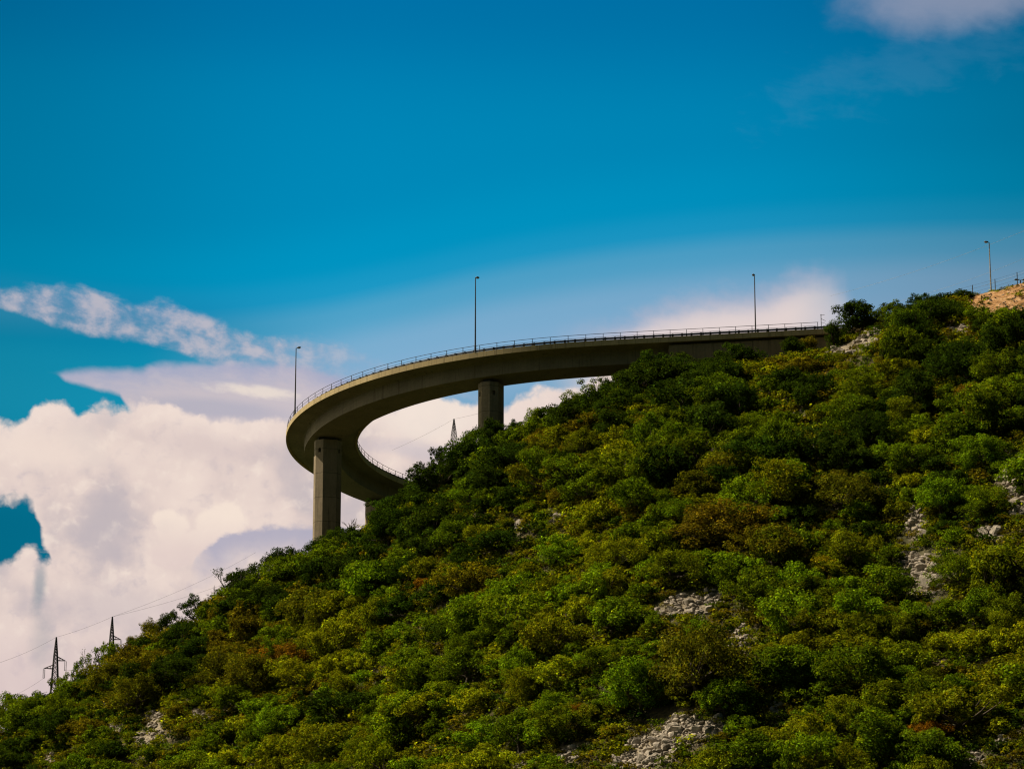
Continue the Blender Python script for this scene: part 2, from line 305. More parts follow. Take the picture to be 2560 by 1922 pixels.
def rock():
    m_, q, o = material('limestone'); tcn = q.n('ShaderNodeTexCoord'); g = q.n('ShaderNodeNewGeometry'); oi = q.n('ShaderNodeObjectInfo')
    n1 = q.noise(g.outputs['Position'], 0.9, 6, 0.65); n2 = q.noise(g.outputs['Position'], 5.0, 4, 0.6)
    c = q.ramp(q.m('ADD', q.m('MULTIPLY', n1, 0.65), q.m('MULTIPLY', n2, 0.35)), [(0.36, (0.09, 0.08, 0.065)), (0.48, (0.29, 0.25, 0.205)), (0.66, (0.52, 0.45, 0.37))])
    c = q.mix(q.step(oi.outputs['Random'], 0.0, 1.0, 0.0, 0.35), c, (0.20, 0.17, 0.13))
    principled(q, o, c, 0.95, bump=n2, bstr=0.6, bdist=0.12); return m_
M_ROCK = rock()
def soil():
    m_, q, o = material('hillside_soil'); g = q.n('ShaderNodeNewGeometry'); p = g.outputs['Position']
    n1 = q.noise(p, 0.12, 6, 0.6); n2 = q.noise(p, 1.1, 5, 0.65); n3 = q.noise(p, 5.0, 4, 0.6)
    c = q.ramp(n2, [(0.34, (0.018, 0.016, 0.006)), (0.52, (0.050, 0.040, 0.014)), (0.70, (0.125, 0.090, 0.036))])
    c = q.mix(q.step(n1, 0.45, 0.62, 0.0, 0.6), c, (0.036, 0.040, 0.010))
    at = q.n('ShaderNodeAttribute', attribute_name='tint'); s2 = q.n('ShaderNodeSeparateColor'); q.L.new(at.outputs['Color'], s2.inputs[0])
    earth = q.ramp(q.m('ADD', q.m('MULTIPLY', n2, 0.6), q.m('MULTIPLY', n3, 0.4)), [(0.38, (0.075, 0.042, 0.014)), (0.50, (0.30, 0.145, 0.045)), (0.62, (0.50, 0.33, 0.18))])
    c = q.mix(q.m('MULTIPLY', s2.outputs[0], q.step(n2, 0.28, 0.5, 0.4, 1.0)), c, earth)
    rk = q.ramp(q.m('ADD', q.m('MULTIPLY', n2, 0.45), q.m('MULTIPLY', n3, 0.55)), [(0.38, (0.10, 0.075, 0.045)), (0.52, (0.30, 0.25, 0.18)), (0.66, (0.48, 0.42, 0.34))])
    c = q.mix(q.m('MULTIPLY', s2.outputs[1], 0.85), c, rk)
    c = q.mix(s2.outputs[2], c, q.ramp(n2, [(0.35, (0.012, 0.020, 0.005)), (0.65, (0.035, 0.050, 0.010))]))
    principled(q, o, c, 1.0, bump=n2, bstr=0.8, bdist=0.3); return m_
M_SOIL = soil()

# ------------------------------------------------------------------ where a sight line from the lookout meets a given distance
CP, SP = math.cos(PITCH), math.sin(PITCH)
def ray(px, py):
    a = (px-1280)/F_PX; b = (961-py)/F_PX
    return a, CP - b*SP, SP + b*CP                     # per unit of depth along the axis
def at_y(px, py, y):
    a, c, e = ray(px, py); k_ = y/c; return np.array([a*k_, y, EYE + e*k_])
def project(x, y, z):
    z = z-EYE; d = y*CP + z*SP; return 1280 + F_PX*x/d, 961 - F_PX*(-y*SP + z*CP)/d, d

# ------------------------------------------------------------------ road alignment of the viaduct (fitted curve): straight, then a 42.5 m bend
Wd, OV, BANK, DZ, FH = 11.0, 2.8457, 0.0385, 2.80, 0.7733
_s = np.linspace(-70, 290, 721); _ds = _s[1]-_s[0]
_sm = lambda q: np.clip(q, 0, 1)**2*(3-2*np.clip(q, 0, 1))
K1, K0, ST, LT = -0.000687972, 0.0235510, 45.1005, 22.4714
_k = K1 + (K0-K1)*_sm((_s-ST)/LT) - (K0-0.004)*_sm((_s-158)/22)
_h = np.cumsum(_k)*_ds; _h = _h - _h[140] + 0.0568244
_x = np.cumsum(-np.cos(_h))*_ds; _y = np.cumsum(np.sin(_h))*_ds
_x = _x - _x[140] + 68.0412341; _y = _y - _y[140] + 416.844523
_z = 114.7689 + EYE - 0.0456985*_s
def road(s, off=0.0, up=0.0):
    x = np.interp(s, _s, _x); y = np.interp(s, _s, _y); z = np.interp(s, _s, _z); h = np.interp(s, _s, _h)
    return np.array([x - math.sin(h)*off, y - math.cos(h)*off, z + BANK*off + up]), h     # off > 0: outer side

# ------------------------------------------------------------------ hill
GL = np.array([(-1500, 2400), (-700, 2180), (-300, 2010), (0, 1856), (150, 1772), (290, 1668), (450, 1592), (560, 1512), (700, 1446), (780, 1410), (900, 1350), (1000, 1275), (1100, 1200), (1220, 1135),
               (1350, 1072), (1480, 1010), (1600, 950), (1750, 925), (1900, 908), (2040, 890), (2105, 858), (2160, 829), (2230, 808), (2330, 775), (2430, 742), (2478, 733), (2560, 708), (2800, 610), (3300, 400), (4200, 200)], float)
def ridge_y(x): return 408 + 26*_sm((12-x)/48) + 8*_sm((-40-x)/60)
_rx, _rz = [], []
for px, py in GL:
    y = 410.0
    for _ in range(6):
        q = at_y(px, py, y); y = float(ridge_y(q[0]))
    _rx.append(q[0]); _rz.append(q[2])
_rx = np.array(_rx); _rz = np.array(_rz)
_gx = np.linspace(-420, 420, 1681); _gz = np.interp(_gx, _rx, _rz)
_kern = np.hanning(13); _kern /= _kern.sum(); _gz = np.convolve(np.pad(_gz, 6, 'edge'), _kern, 'valid')
_N = rng.random((256, 256))
def vnoise(x, y):
    xi = np.floor(x).astype(int); yi = np.floor(y).astype(int); fx = x-xi; fy = y-yi; fx = fx*fx*(3-2*fx); fy = fy*fy*(3-2*fy)
    g = lambda i, j: _N[(xi+i) % 256, (yi+j) % 256]
    return (g(0, 0)*(1-fx)+g(1, 0)*fx)*(1-fy) + (g(0, 1)*(1-fx)+g(1, 1)*fx)*fy - 0.5
def terrain(x, y):
    x = np.asarray(x, float); y = np.asarray(y, float)
    ry = ridge_y(x); d = ry - y; rz = np.interp(np.where(d < 0, x*ry/np.maximum(y, 1.0), x), _gx, _gz)
    L = 22.0; dp = np.maximum(d, 0)
    front = 0.70*dp - 0.46*L*(1-np.exp(-dp/L))
    bk = np.maximum(-d, 0); back = np.clip(rz/ry, 0, 0.30)*0.80*bk
    back = np.where(bk > 620, back[()]*1.0 - np.maximum(bk-620, 0)*0.55, back)
    z = rz - front + back
    rough = (vnoise(x/17, y/17)*2.2 + vnoise(x/6+40, y/6)*0.9 + vnoise(x/2+9, y/2+70)*0.35)
    z = z + (vnoise(x/1.7+30, y/1.7)*0.55 + vnoise(x/0.8, y/0.8+11)*0.25)*np.clip((x-58)/4, 0, 1)*np.clip((426-y)/6, 0, 1)*np.clip((y-370)/10, 0, 1)*np.clip((90-x)/4, 0, 1)
    z = z + rough*np.clip(dp/10, 0.12, 1)*np.clip((700-bk)/300, 0, 1)
    edge_ = np.clip((900-np.abs(x))/500, 0, 1); z = z*edge_*edge_*(3-2*edge_)
    return 0.5*(z + np.sqrt(z*z + 9.0)) - 0.4*np.clip(-z/20, 0, 1)
def hit(px, py, y0=190.0, y1=520.0):
    a, c, e = ray(px, py); ys = np.linspace(y0, y1, 1400); xs = a/c*ys; zs = EYE + e/c*ys
    b = terrain(xs, ys) >= zs
    if not b.any(): return None
    i = int(np.argmax(b)); return np.array([xs[i], ys[i], float(terrain(xs[i], ys[i]))])

# bare rock / scree spots as seen from the lookout: x, y, half width, half height
SCREE = {'middle': [(1735, 1512, 75, 26), (1700, 1528, 60, 18), (1790, 1495, 30, 20)],
         'bottom': [(1640, 1870, 70, 45), (1760, 1825, 60, 32), (1590, 1905, 60, 28), (1700, 1835, 50, 40)],
         'gully': [(1850, 1600, 22, 44)],
         'edge': [(2530, 1192, 36, 56), (2545, 1262, 28, 36)],
         'outcrop': [(2312, 1442, 52, 52), (2290, 1310, 26, 40), (2275, 1400, 24, 24)],
         'left': [(390, 1808, 26, 34), (372, 1848, 42, 17), (500, 1788, 26, 13), (288, 1826, 16, 11), (126, 1905, 14, 20)],
         'crest': [(2165, 850, 38, 20), (2100, 876, 50, 15), (2188, 826, 22, 20), (1915, 892, 40, 20)],
         'patch': [(1298, 1312, 20, 22), (1388, 1296, 16, 12), (1640, 1002, 9, 14), (2002, 1040, 16, 16), (2475, 1335, 34, 16), (2065, 1275, 26, 16), (2420, 1900, 40, 20), (2500, 1855, 16, 12),
                   (1425, 1885, 34, 18), (1290, 1908, 22, 14), (1950, 1775, 30, 14), (2395, 825, 34, 12)]}
SPOTS = [(n_, *e_) for n_, l_ in SCREE.items() for e_ in l_]
bare_pts = []
for n_, cx, cy, a_, b_ in SPOTS:
    h_ = hit(cx, cy)
    if h_ is not None: bare_pts.append((n_, h_, a_, b_, cx, cy))

xs = np.unique(np.concatenate([np.linspace(-8000, -1000, 15), np.linspace(-1000, -140, 60), np.arange(-140, 150.1, 1.0), np.linspace(150, 1000, 60), np.linspace(1000, 8000, 15)]))
ys = np.unique(np.concatenate([np.linspace(-6000, 0, 14), np.linspace(0, 210, 43), np.arange(210, 520.1, 1.0), np.linspace(520, 1400, 90), np.linspace(1400, 9000, 16)]))
GX, GY = np.meshgrid(xs, ys); GZ = terrain(GX, GY)
nx, ny = len(xs), len(ys); idx = np.arange(nx*ny).reshape(ny, nx)
quads = np.stack([idx[:-1, :-1], idx[:-1, 1:], idx[1:, 1:], idx[1:, :-1]], -1).reshape(-1, 4)
px_, py_, d_ = project(GX.ravel(), GY.ravel(), GZ.ravel())
tn = np.zeros((nx*ny, 4)); tn[:, 3] = 1
tn[:, 2] = np.clip(np.maximum((GY.ravel()-ridge_y(GX.ravel())-14)/8, np.maximum((np.abs(GX.ravel())-125)/15, (215-GY.ravel())/10)), 0, 1)   # wooded ground beyond
inb = (GY.ravel() > 150) & (GY.ravel() < 520)
earth_m = np.clip(1.25-np.hypot((px_-2520)/150, (py_-770)/75), 0, 1)*2
tn[:, 0] = np.clip(earth_m, 0, 1)*inb
for n_, cx, cy, a_, b_ in SPOTS:
    r_ = np.hypot((px_-cx)/(a_*1.25), (py_-cy)/(b_*1.3)); tn[:, 1] = np.maximum(tn[:, 1], np.clip((0.95-r_)*2.2, 0, 1)*inb)
hill = link(bpy.data.objects.new('hillside', np_mesh('hillside', np.stack([GX.ravel(), GY.ravel(), GZ.ravel()], 1), quads, [M_SOIL], tn)))
hill.data.polygons.foreach_set('use_smooth', [True]*len(hill.data.polygons))
tag(hill, kind='structure')

# ------------------------------------------------------------------ viaduct
S0, S1 = 17.0, 196.0
via = empty('viaduct', tuple(road(110)[0]*np.array([1, 1, 0]) + np.array([0, 0, 88])))
tag(via, 'curved concrete road viaduct sweeping out of the hillside on tall piers', 'bridge')
def to_local(p): return (p[0]-via.location.x, p[1]-via.location.y, p[2]-via.location.z)
def sweep(name, prof, s0, s1, mat, step=1.0, closed=True, parent=via):
    """profile points (offset, up) carried along the road, with lengthwise UV"""
    n = max(2, int((s1-s0)/step)+1); ss = np.linspace(s0, s1, n); m_ = len(prof); vs = []; fs = []; uvs = []
    for s in ss:
        for o_, u_ in prof: vs.append(to_local(road(s, o_, u_)[0]))
    for i in range(n-1):
        for j in range(m_ if closed else m_-1):
            j2 = (j+1) % m_; fs.append((i*m_+j, i*m_+j2, (i+1)*m_+j2, (i+1)*m_+j)); uvs.append([(ss[i], j), (ss[i], j+1), (ss[i+1], j+1), (ss[i+1], j)])
    if closed:
        fs.append(tuple(range(m_))[::-1]); uvs.append([(0.5, 0.5)]*m_); fs.append(tuple((n-1)*m_+j for j in range(m_))); uvs.append([(0.5, 0.5)]*m_)
    me = bpy.data.meshes.new(name); me.from_pydata(vs, [], fs); uvl = me.uv_layers.new(name='UVMap')
    flat = [c for f in uvs for q in f for c in q]; uvl.data.foreach_set('uv', flat); me.materials.append(mat)
    return link(bpy.data.objects.new(name, me), parent)
H = Wd/2; B = H-OV
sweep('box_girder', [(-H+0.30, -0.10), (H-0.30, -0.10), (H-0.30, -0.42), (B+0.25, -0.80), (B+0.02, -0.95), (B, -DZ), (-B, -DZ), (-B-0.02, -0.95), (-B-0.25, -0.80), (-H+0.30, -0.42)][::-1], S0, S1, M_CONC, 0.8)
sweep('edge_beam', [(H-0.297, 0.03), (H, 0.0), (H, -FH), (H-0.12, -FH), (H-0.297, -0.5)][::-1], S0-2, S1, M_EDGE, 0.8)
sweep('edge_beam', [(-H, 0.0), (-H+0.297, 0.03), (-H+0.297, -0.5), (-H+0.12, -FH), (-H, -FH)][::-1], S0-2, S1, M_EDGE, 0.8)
sweep('roadway', [(-H+0.30, -0.09), (-H+0.30, -0.03), (H-0.30, -0.03), (H-0.30, -0.09)], S0-2, S1, M_ASPH, 1.5)
sweep('road_marking', [(-H+1.6, -0.026), (-H+1.72, -0.026), (-H+1.72, -0.028), (-H+1.6, -0.028)][::-1], S0, S1, M_PALE, 2.0)
sweep('road_marking', [(H-1.72, -0.026), (H-1.6, -0.026), (H-1.6, -0.028), (H-1.72, -0.028)][::-1], S0, S1, M_PALE, 2.0)
def guardrail(off, sgn, s0, s1):
    g = sweep('guardrail', [(off, 0.30), (off+0.05*sgn, 0.36), (off, 0.42), (off, 0.46), (off+0.05*sgn, 0.53), (off, 0.60), (off-0.03*sgn, 0.60), (off-0.03*sgn, 0.30)], s0, s1, M_GALV, 1.0)
    mb = MB()
    for s in np.arange(s0+0.5, s1, 1.33):
        p, h = road(s, off+0.12*sgn, 0.25); mb.box(to_local(p), (0.26, 0.16, 0.66), -h); p, h = road(s, off+0.04*sgn, 0.47); mb.box(to_local(p), (0.20, 0.16, 0.16), -h)
    ps = mb.build('guardrail_posts', M_RAIL, g); ps['kind'] = 'stuff'
guardrail(H-0.8, 1, S0+4, S1-4); guardrail(-H+0.8, -1, S0+4, S1-4)
post_me = None
def railing(off, s0, s1, hgt=1.0):
    """two pipes and standards every 2.3 m"""
    global post_me
    mb = MB()
    for up, r in ((hgt, 0.034), (hgt*0.52, 0.024)):
        mb.tube([to_local(road(s, off, up)[0]) for s in np.arange(s0, s1+0.01, 1.15)], r, 6)
    rl = mb.build('railing', M_RAIL, via)
    if post_me is None:
        pb = MB(); pb.box((0, 0, hgt/2-0.02), (0.075, 0.055, hgt+0.0)); pb.box((0, 0, 0.035), (0.18, 0.16, 0.03)); post_me = pb.mesh('railing_post', M_RAIL)
    for s in np.arange(s0+0.1, s1, 2.3):
        p, h = road(s, off, 0.03); o = bpy.data.objects.new('railing_post', post_me); o.location = to_local(p); o.rotation_euler = (0, 0, -h); link(o, rl)
    return rl
railing(H-0.16, S0+8, S1-2); railing(-H+0.16, S0+8, S1-2)

def octagon(a, b, c):   # plan of a pier: half sizes and chamfer
    return [(a, -b+c), (a, b-c), (a-c, b), (-a+c, b), (-a, b-c), (-a, -b+c), (-a+c, -b), (a-c, -b)]
def pier(s, ground, a=1.55, b=2.0, c=0.95, holes=(1, 3, 5, 7)):
    """x of the plan = along the road, y = outwards; the square openings are real recesses"""
    p, h = road(s, 0, -DZ); top = p[2]-0.42
    mb = MB(); pl = octagon(a, b, c)
    loc = to_local((p[0], p[1], ground)); Ht = top-ground
    for i in range(8):
        q0, q1 = np.array(pl[i]), np.array(pl[(i+1) % 8])
        P = lambda u_, z_, inn=0.0: tuple((q0 + (q1-q0)*u_ + inn*np.array([-(q1-q0)[1], (q1-q0)[0]])/np.linalg.norm(q1-q0)).tolist()) + (z_,)
        if i in holes:
            w = np.linalg.norm(q1-q0); u0, u1 = 0.5-0.23/w, 0.5+0.23/w; z0, z1 = Ht-1.95, Ht-1.3
            g = [P(uu, zz) for zz in (0, z0, z1, Ht) for uu in (0, u0, u1, 1)]
            fs = [(r*4+q, r*4+q+1, r*4+q+5, r*4+q+4) for r in range(3) for q in range(3) if not (r == 1 and q == 1)]
            g += [P(u0, z0, 0.6), P(u1, z0, 0.6), P(u1, z1, 0.6), P(u0, z1, 0.6)]
            fs += [(5, 6, 17, 16), (6, 10, 18, 17), (10, 9, 19, 18), (9, 5, 16, 19), (16, 17, 18, 19)]
            mb.add(g, fs)
        else: mb.add([P(0, 0), P(1, 0), P(1, Ht), P(0, Ht)], [(0, 1, 2, 3)])
    mb.add([(x_, y_, Ht) for x_, y_ in pl], [tuple(range(8))]); mb.add([(x_, y_, 0) for x_, y_ in pl], [tuple(range(8))[::-1]])
    # local x -> along the road, local y -> outwards
    o = mb.build('pier', M_PIER, via); o.location = loc; o.rotation_euler = (0, 0, math.atan2(math.sin(h), -math.cos(h)))
    for yy in (-1.05, 1.05):
        bb = MB(); bb.box((0, yy, Ht+0.19), (1.1, 1.0, 0.376)); bb.build('bearing', M_ASPH, o)
    return o
for s_ in (71.5, 110.0, 147.5):
    pp, _ = road(s_); pier(s_, float(terrain(pp[0], pp[1]))-1.5)
def abutment(s0, s1, depth, off):
    mb = MB(); n = int((s1-s0)/0.62)
    for i in range(n):     # ribbed face: one board mark every 0.62 m
        ss = s0 + (i+0.5)*(s1-s0)/n; p, h = road(ss, 0, -depth/2-0.82); w = (s1-s0)/n
        mb.box(to_local(p), (w-0.001, 2*(off - (0.05 if i % 2 else 0.0)), depth), -h)
    return mb.build('abutment', M_WALL, via)
abutment(S0+0.3, 46.0, 9.5, H-0.75); abutment(178.0, S1-0.3, 9.0, H-0.75)

# ------------------------------------------------------------------ street lamps
def street_lamp(base, height, yaw, label, arm=0.16, pole_r=0.115, mat=None, tilt=4):
    """yaw: direction in plan the head points to"""
    mat = mat or M_POLE
    r = empty('street_lamp', base, yaw); tag(r, label, 'street lamp', 'street lamps along the road')
    mb = MB(); mb.box((0, 0, 0.02), (0.36, 0.36, 0.04)); mb.tube([(0, 0, 0.04), (0, 0, 1.0), (0, 0, 1.05), (0, 0, height*0.5), (0, 0, height)], [pole_r*1.25, pole_r*1.2, pole_r, pole_r*0.8, pole_r*0.55], 8)
    mb.build('pole', mat, r)
    mb = MB(); tl = math.tan(math.radians(tilt)); mb.tube([(0, 0, height-0.25), (0.04, 0, height-0.02), (arm*0.5, 0, height+0.03+arm*0.5*tl), (arm, 0, height+0.03+arm*tl)], [0.05, 0.05, 0.045, 0.04], 6); mb.build('arm', mat, r)
    hd = MB(); z0 = height+0.05+arm*tl; prof = [(0.0, 0.10, 0.09), (0.12, 0.19, 0.15), (0.34, 0.22, 0.18), (0.52, 0.18, 0.15), (0.64, 0.07, 0.07)]
    rings = []
    for xx, wy, hz in prof:
        rings.append([(arm-0.05+xx, wy*math.cos(w_), z0+xx*tl+hz*math.sin(w_)*(1.0 if math.sin(w_) > 0 else 0.45)) for w_ in np.linspace(0, 2*math.pi, 11)[:-1]])
    b0 = hd.add([p for rg in rings for p in rg], [])
    for i in range(len(rings)-1):
        for q in range(10): hd.f.append((b0+i*10+q, b0+(i+1)*10+q, b0+(i+1)*10+(q+1) % 10, b0+i*10+(q+1) % 10))
    hd.f.append(tuple(range(b0, b0+10))); hd.f.append(tuple(range(b0+40, b0+50))[::-1])
    ho = hd.build('lamp_head', M_LAMP, r, smooth=True)
    ls = MB(); ls.box((arm-0.05+0.33, 0, z0+0.33*tl-0.085), (0.34, 0.28, 0.05)); ls.build('lens', M_LENS, ho)
    return r
def inward(s, sgn=1):      # yaw that points from the edge to the middle of the road
    h = float(np.interp(s, _s, _h)); return math.atan2(math.cos(h)*sgn, math.sin(h)*sgn)
p, _ = road(109.3, H-0.16, 0.03); street_lamp(tuple(p), 10.5, inward(109.3)-0.35, 'dark street lamp on the far left tip of the curved viaduct')
p, _ = road(71.7, H-0.16, 0.03); street_lamp(tuple(p), 11.0, inward(71.7)-0.35, 'tall thin street lamp on the viaduct edge above the middle pier')
p, _ = road(33.3, -H+0.3, 0.03); street_lamp(tuple(p), 11.6, inward(34, -1)-0.35, 'street lamp at the hill end of the viaduct deck, head facing the viewer')
q = at_y(2478, 736, 430); q[2] = float(terrain(q[0], q[1])); px4, py4, d4 = project(*q)
street_lamp(tuple(q), (py4-603)/F_PX*d4*1.02, math.pi-0.15, 'pale street lamp standing on the bare earth bank at upper right', mat=M_PALE)
# double lamp beyond the bank
q = at_y(2552, 722, 452); q[2] = float(terrain(q[0], q[1])); _, pyb, db = project(*q); hh = max((pyb-698)/F_PX*db, 1.0)
dl = empty('double_lamp', tuple(q)); tag(dl, 'dark twin-headed lamp just showing over the earth bank at the right edge', 'street lamp')
mb = MB(); mb.tube([(0, 0, 0), (0, 0, hh*0.5), (0, 0, hh)], [0.1, 0.09, 0.08], 8); mb.build('pole', M_LAMP, dl)
for sg in (-1, 1):
    mb = MB(); mb.tube([(0, 0, hh-0.1), (0.2*sg, 0, hh-0.02), (0.35*sg, 0, hh)], 0.05, 6); mb.tube([(0.3*sg, 0, hh), (0.5*sg, 0, hh+0.05), (0.8*sg, 0, hh+0.06), (0.92*sg, 0, hh+0.03)], [0.08, 0.15, 0.14, 0.06], 8); mb.build('lamp_head', M_LAMP, dl, smooth=True)
# post with short cross bars where the railing meets the hill
p, _ = road(24.6, H-0.1, 0.0); mp = empty('metal_post', tuple(p)); tag(mp, 'thin dark metal post at the railing end beside the crest tree', 'post')
mb = MB(); mb.tube([(0, 0, 0), (0, 0, 2.1)], 0.05, 6); mb.build('upright', M_RAIL, mp)
mb = MB(); mb.tube([(-0.1, 0, 2.0), (0.5, 0, 2.0)], 0.03, 5); mb.tube([(0, 0, 1.45), (0.62, 0, 1.15)], 0.03, 5); mb.tube([(0, 0, 0.9), (0.5, 0, 0.9)], 0.025, 5); mb.build('crossbar', M_RAIL, mp)
# wire fence on the bank
fn = empty('wire_fence', tuple(at_y(2432, 745, 424))); tag(fn, 'thin wire fence with slim posts along the top of the earth bank', 'fence')
fpts = []
for pxf in (2320, 2376, 2432, 2489, 2545, 2602):
    q = at_y(pxf, 740, 424.0); g = float(terrain(q[0], q[1])); fpts.append((q[0]-fn.location.x, q[1]-fn.location.y, g-fn.location.z))
for a_ in fpts:
    mb = MB(); mb.tube([(a_[0], a_[1], a_[2]-0.3), (a_[0], a_[1], a_[2]+2.75)], 0.06, 6); mb.build('post', M_POLE, fn)
for fr in (1.1, 1.65, 2.2, 2.68):
    mb = MB(); mb.tube([(a_[0], a_[1], a_[2]+fr) for a_ in fpts], 0.011, 4); mb.build('wire', M_POLE, fn)

# ------------------------------------------------------------------ lattice pylons and cables
def pylon(px, top_py, y, height, label, arms=True, yaw=0.3, w0=3.1, w1=0.95, rs=1.0):
    q = at_y(px, top_py, y); base = (q[0], q[1], q[2]-height)
    r = empty('pylon', base, yaw); tag(r, label, 'pylon', 'lattice pylons behind the ridge')
    mb = MB(); wz = lambda z: (w0 + (w1-w0)*min(1, (z/height)/0.80) if z < height*0.80 else w1 + (0.12-w1)*(z/height-0.8)/0.2)/2
    zs_ = [0]; 
    while zs_[-1] < height*0.97: zs_.append(zs_[-1] + max(0.7, wz(zs_[-1])*2*0.95))
    zs_[-1] = height
    cs = [(-1, -1), (1, -1), (1, 1), (-1, 1)]
    for c in cs: mb.tube([(c[0]*wz(z), c[1]*wz(z), z) for z in zs_], 0.16*rs, 4)
    for i in range(len(zs_)-1):
        a_, b_ = zs_[i], zs_[i+1]; wa, wb = wz(a_), wz(b_)
        for j in range(4):
            c, e = cs[j], cs[(j+1) % 4]
            mb.tube([(c[0]*wa, c[1]*wa, a_), (e[0]*wb, e[1]*wb, b_)], 0.10*rs, 4); mb.tube([(e[0]*wa, e[1]*wa, a_), (c[0]*wb, c[1]*wb, b_)], 0.10*rs, 4)
            mb.tube([(c[0]*wb, c[1]*wb, b_), (e[0]*wb, e[1]*wb, b_)], 0.045*rs, 4)
    mb.build('lattice_mast', M_LATT, r)
    ends = [(0, 0, height)]
    if arms:
        for sg, zz, ln in ((1, height*0.735, 3.0), (-1, height*0.635, 3.3), (1, height*0.50, 3.2)):
            mb = MB(); w = wz(zz); tip = (sg*ln, 0, zz-0.35)
            for s2 in (-1, 1):
                mb.tube([(sg*w, s2*w, zz-0.35), tip], 0.1, 4); mb.tube([(sg*w, s2*w, zz+0.75), tip], 0.1, 4)
                for fq in (0.3, 0.6):
                    pa = Vector((sg*w, s2*w, zz-0.35)).lerp(Vector(tip), fq); pb = Vector((sg*w, s2*w, zz+0.75)).lerp(Vector(tip), fq); mb.tube([pa, pb], 0.045, 4)
            a_ = mb.build('cross_arm', M_LATT, r)
            ib = MB()
            for o_ in (-0.22, 0.22):
                ib.tube([(tip[0]+o_, 0, tip[2]), (tip[0]+o_, 0, tip[2]-2.9)], 0.05, 5)
                for dd in np.arange(0.3, 2.8, 0.24): ib.tube([(tip[0]+o_, 0, tip[2]-dd), (tip[0]+o_, 0, tip[2]-dd-0.1)], 0.12, 6)
            ib.tube([(tip[0]-0.3, 0, tip[2]-2.9), (tip[0]+0.3, 0, tip[2]-2.9)], 0.06, 4); ib.build('insulator', M_INSU, a_)
            ends.append((tip[0], 0, tip[2]-2.95))
    ca, sa = math.cos(yaw), math.sin(yaw)
    return [np.array([base[0]+ca*e[0]-sa*e[1], base[1]+sa*e[0]+ca*e[1], base[2]+e[2]]) for e in ends]
P1 = pylon(141, 1592, 900, 25.0, 'left lattice pylon with cross arms and insulators at the hill foot')
P2 = pylon(281, 1541, 960, 26.0, 'lattice pylon behind the ridge, right of the armed pylon', arms=True, yaw=0.25)
P3 = pylon(1135, 1047, 700, 19.0, 'small lattice pylon peeking over the ridge below the viaduct loop', arms=False, yaw=0.5, w0=2.6, w1=0.95, rs=0.45)
def cable(a_, b_, sag, label, mat=None, r=0.028, grp='power cables'):
    mb = MB(); a_ = np.array(a_, float); b_ = np.array(b_, float); n = 28
    mb.tube([a_ + (b_-a_)*f - np.array([0, 0, sag*4*f*(1-f)]) - a_ for f in np.linspace(0, 1, n)], r, 4)
    o = mb.build('power_cable', mat or M_CABLE); o.location = a_; tag(o, label, 'cable', grp)
cable(at_y(-160, 1690, 800), P1[0]+np.array([0, 0, 0.0]), 2.0, 'dark cable running from the left edge to the top of the armed pylon')
cable(P1[0], P2[0], 0.4, 'dark cable strung between the tops of the two left pylons')
cable(P2[0], at_y(560, 1460, 1120), 0.6, 'thin cable rising right from the second pylon towards the ridge trees')
cable(P2[0], at_y(640, 1380, 1150), 1.5, 'faint upper cable climbing from the second pylon across the cloud')
cable(at_y(-160, 1790, 800), P1[2], 2.5, 'low cable from the left edge to the left insulator of the armed pylon')
cable(P1[1], at_y(330, 1640, 960), 0.8, 'low cable from the right insulator of the armed pylon into the trees')
cable(at_y(980, 1125, 690), P3[0], 0.3, 'faint cable reaching the small pylon from the left', r=0.018)
cable(P3[0], at_y(1250, 1018, 740), 0.2, 'faint cable leaving the small pylon towards the middle pier', r=0.018)
cable(at_y(2075, 740, 560), at_y(2800, 470, 470), 1.5, 'upper bright overhead wire crossing the sky at right', M_WIRE, 0.02, 'overhead wires at right')
cable(at_y(2200, 765, 560), at_y(2800, 535, 470), 1.5, 'middle bright overhead wire crossing the sky at right', M_WIRE, 0.018, 'overhead wires at right')
cable(at_y(2330, 745, 560), at_y(2800, 570, 470), 1.5, 'lowest bright overhead wire crossing the sky at right', M_WIRE, 0.016, 'overhead wires at right')

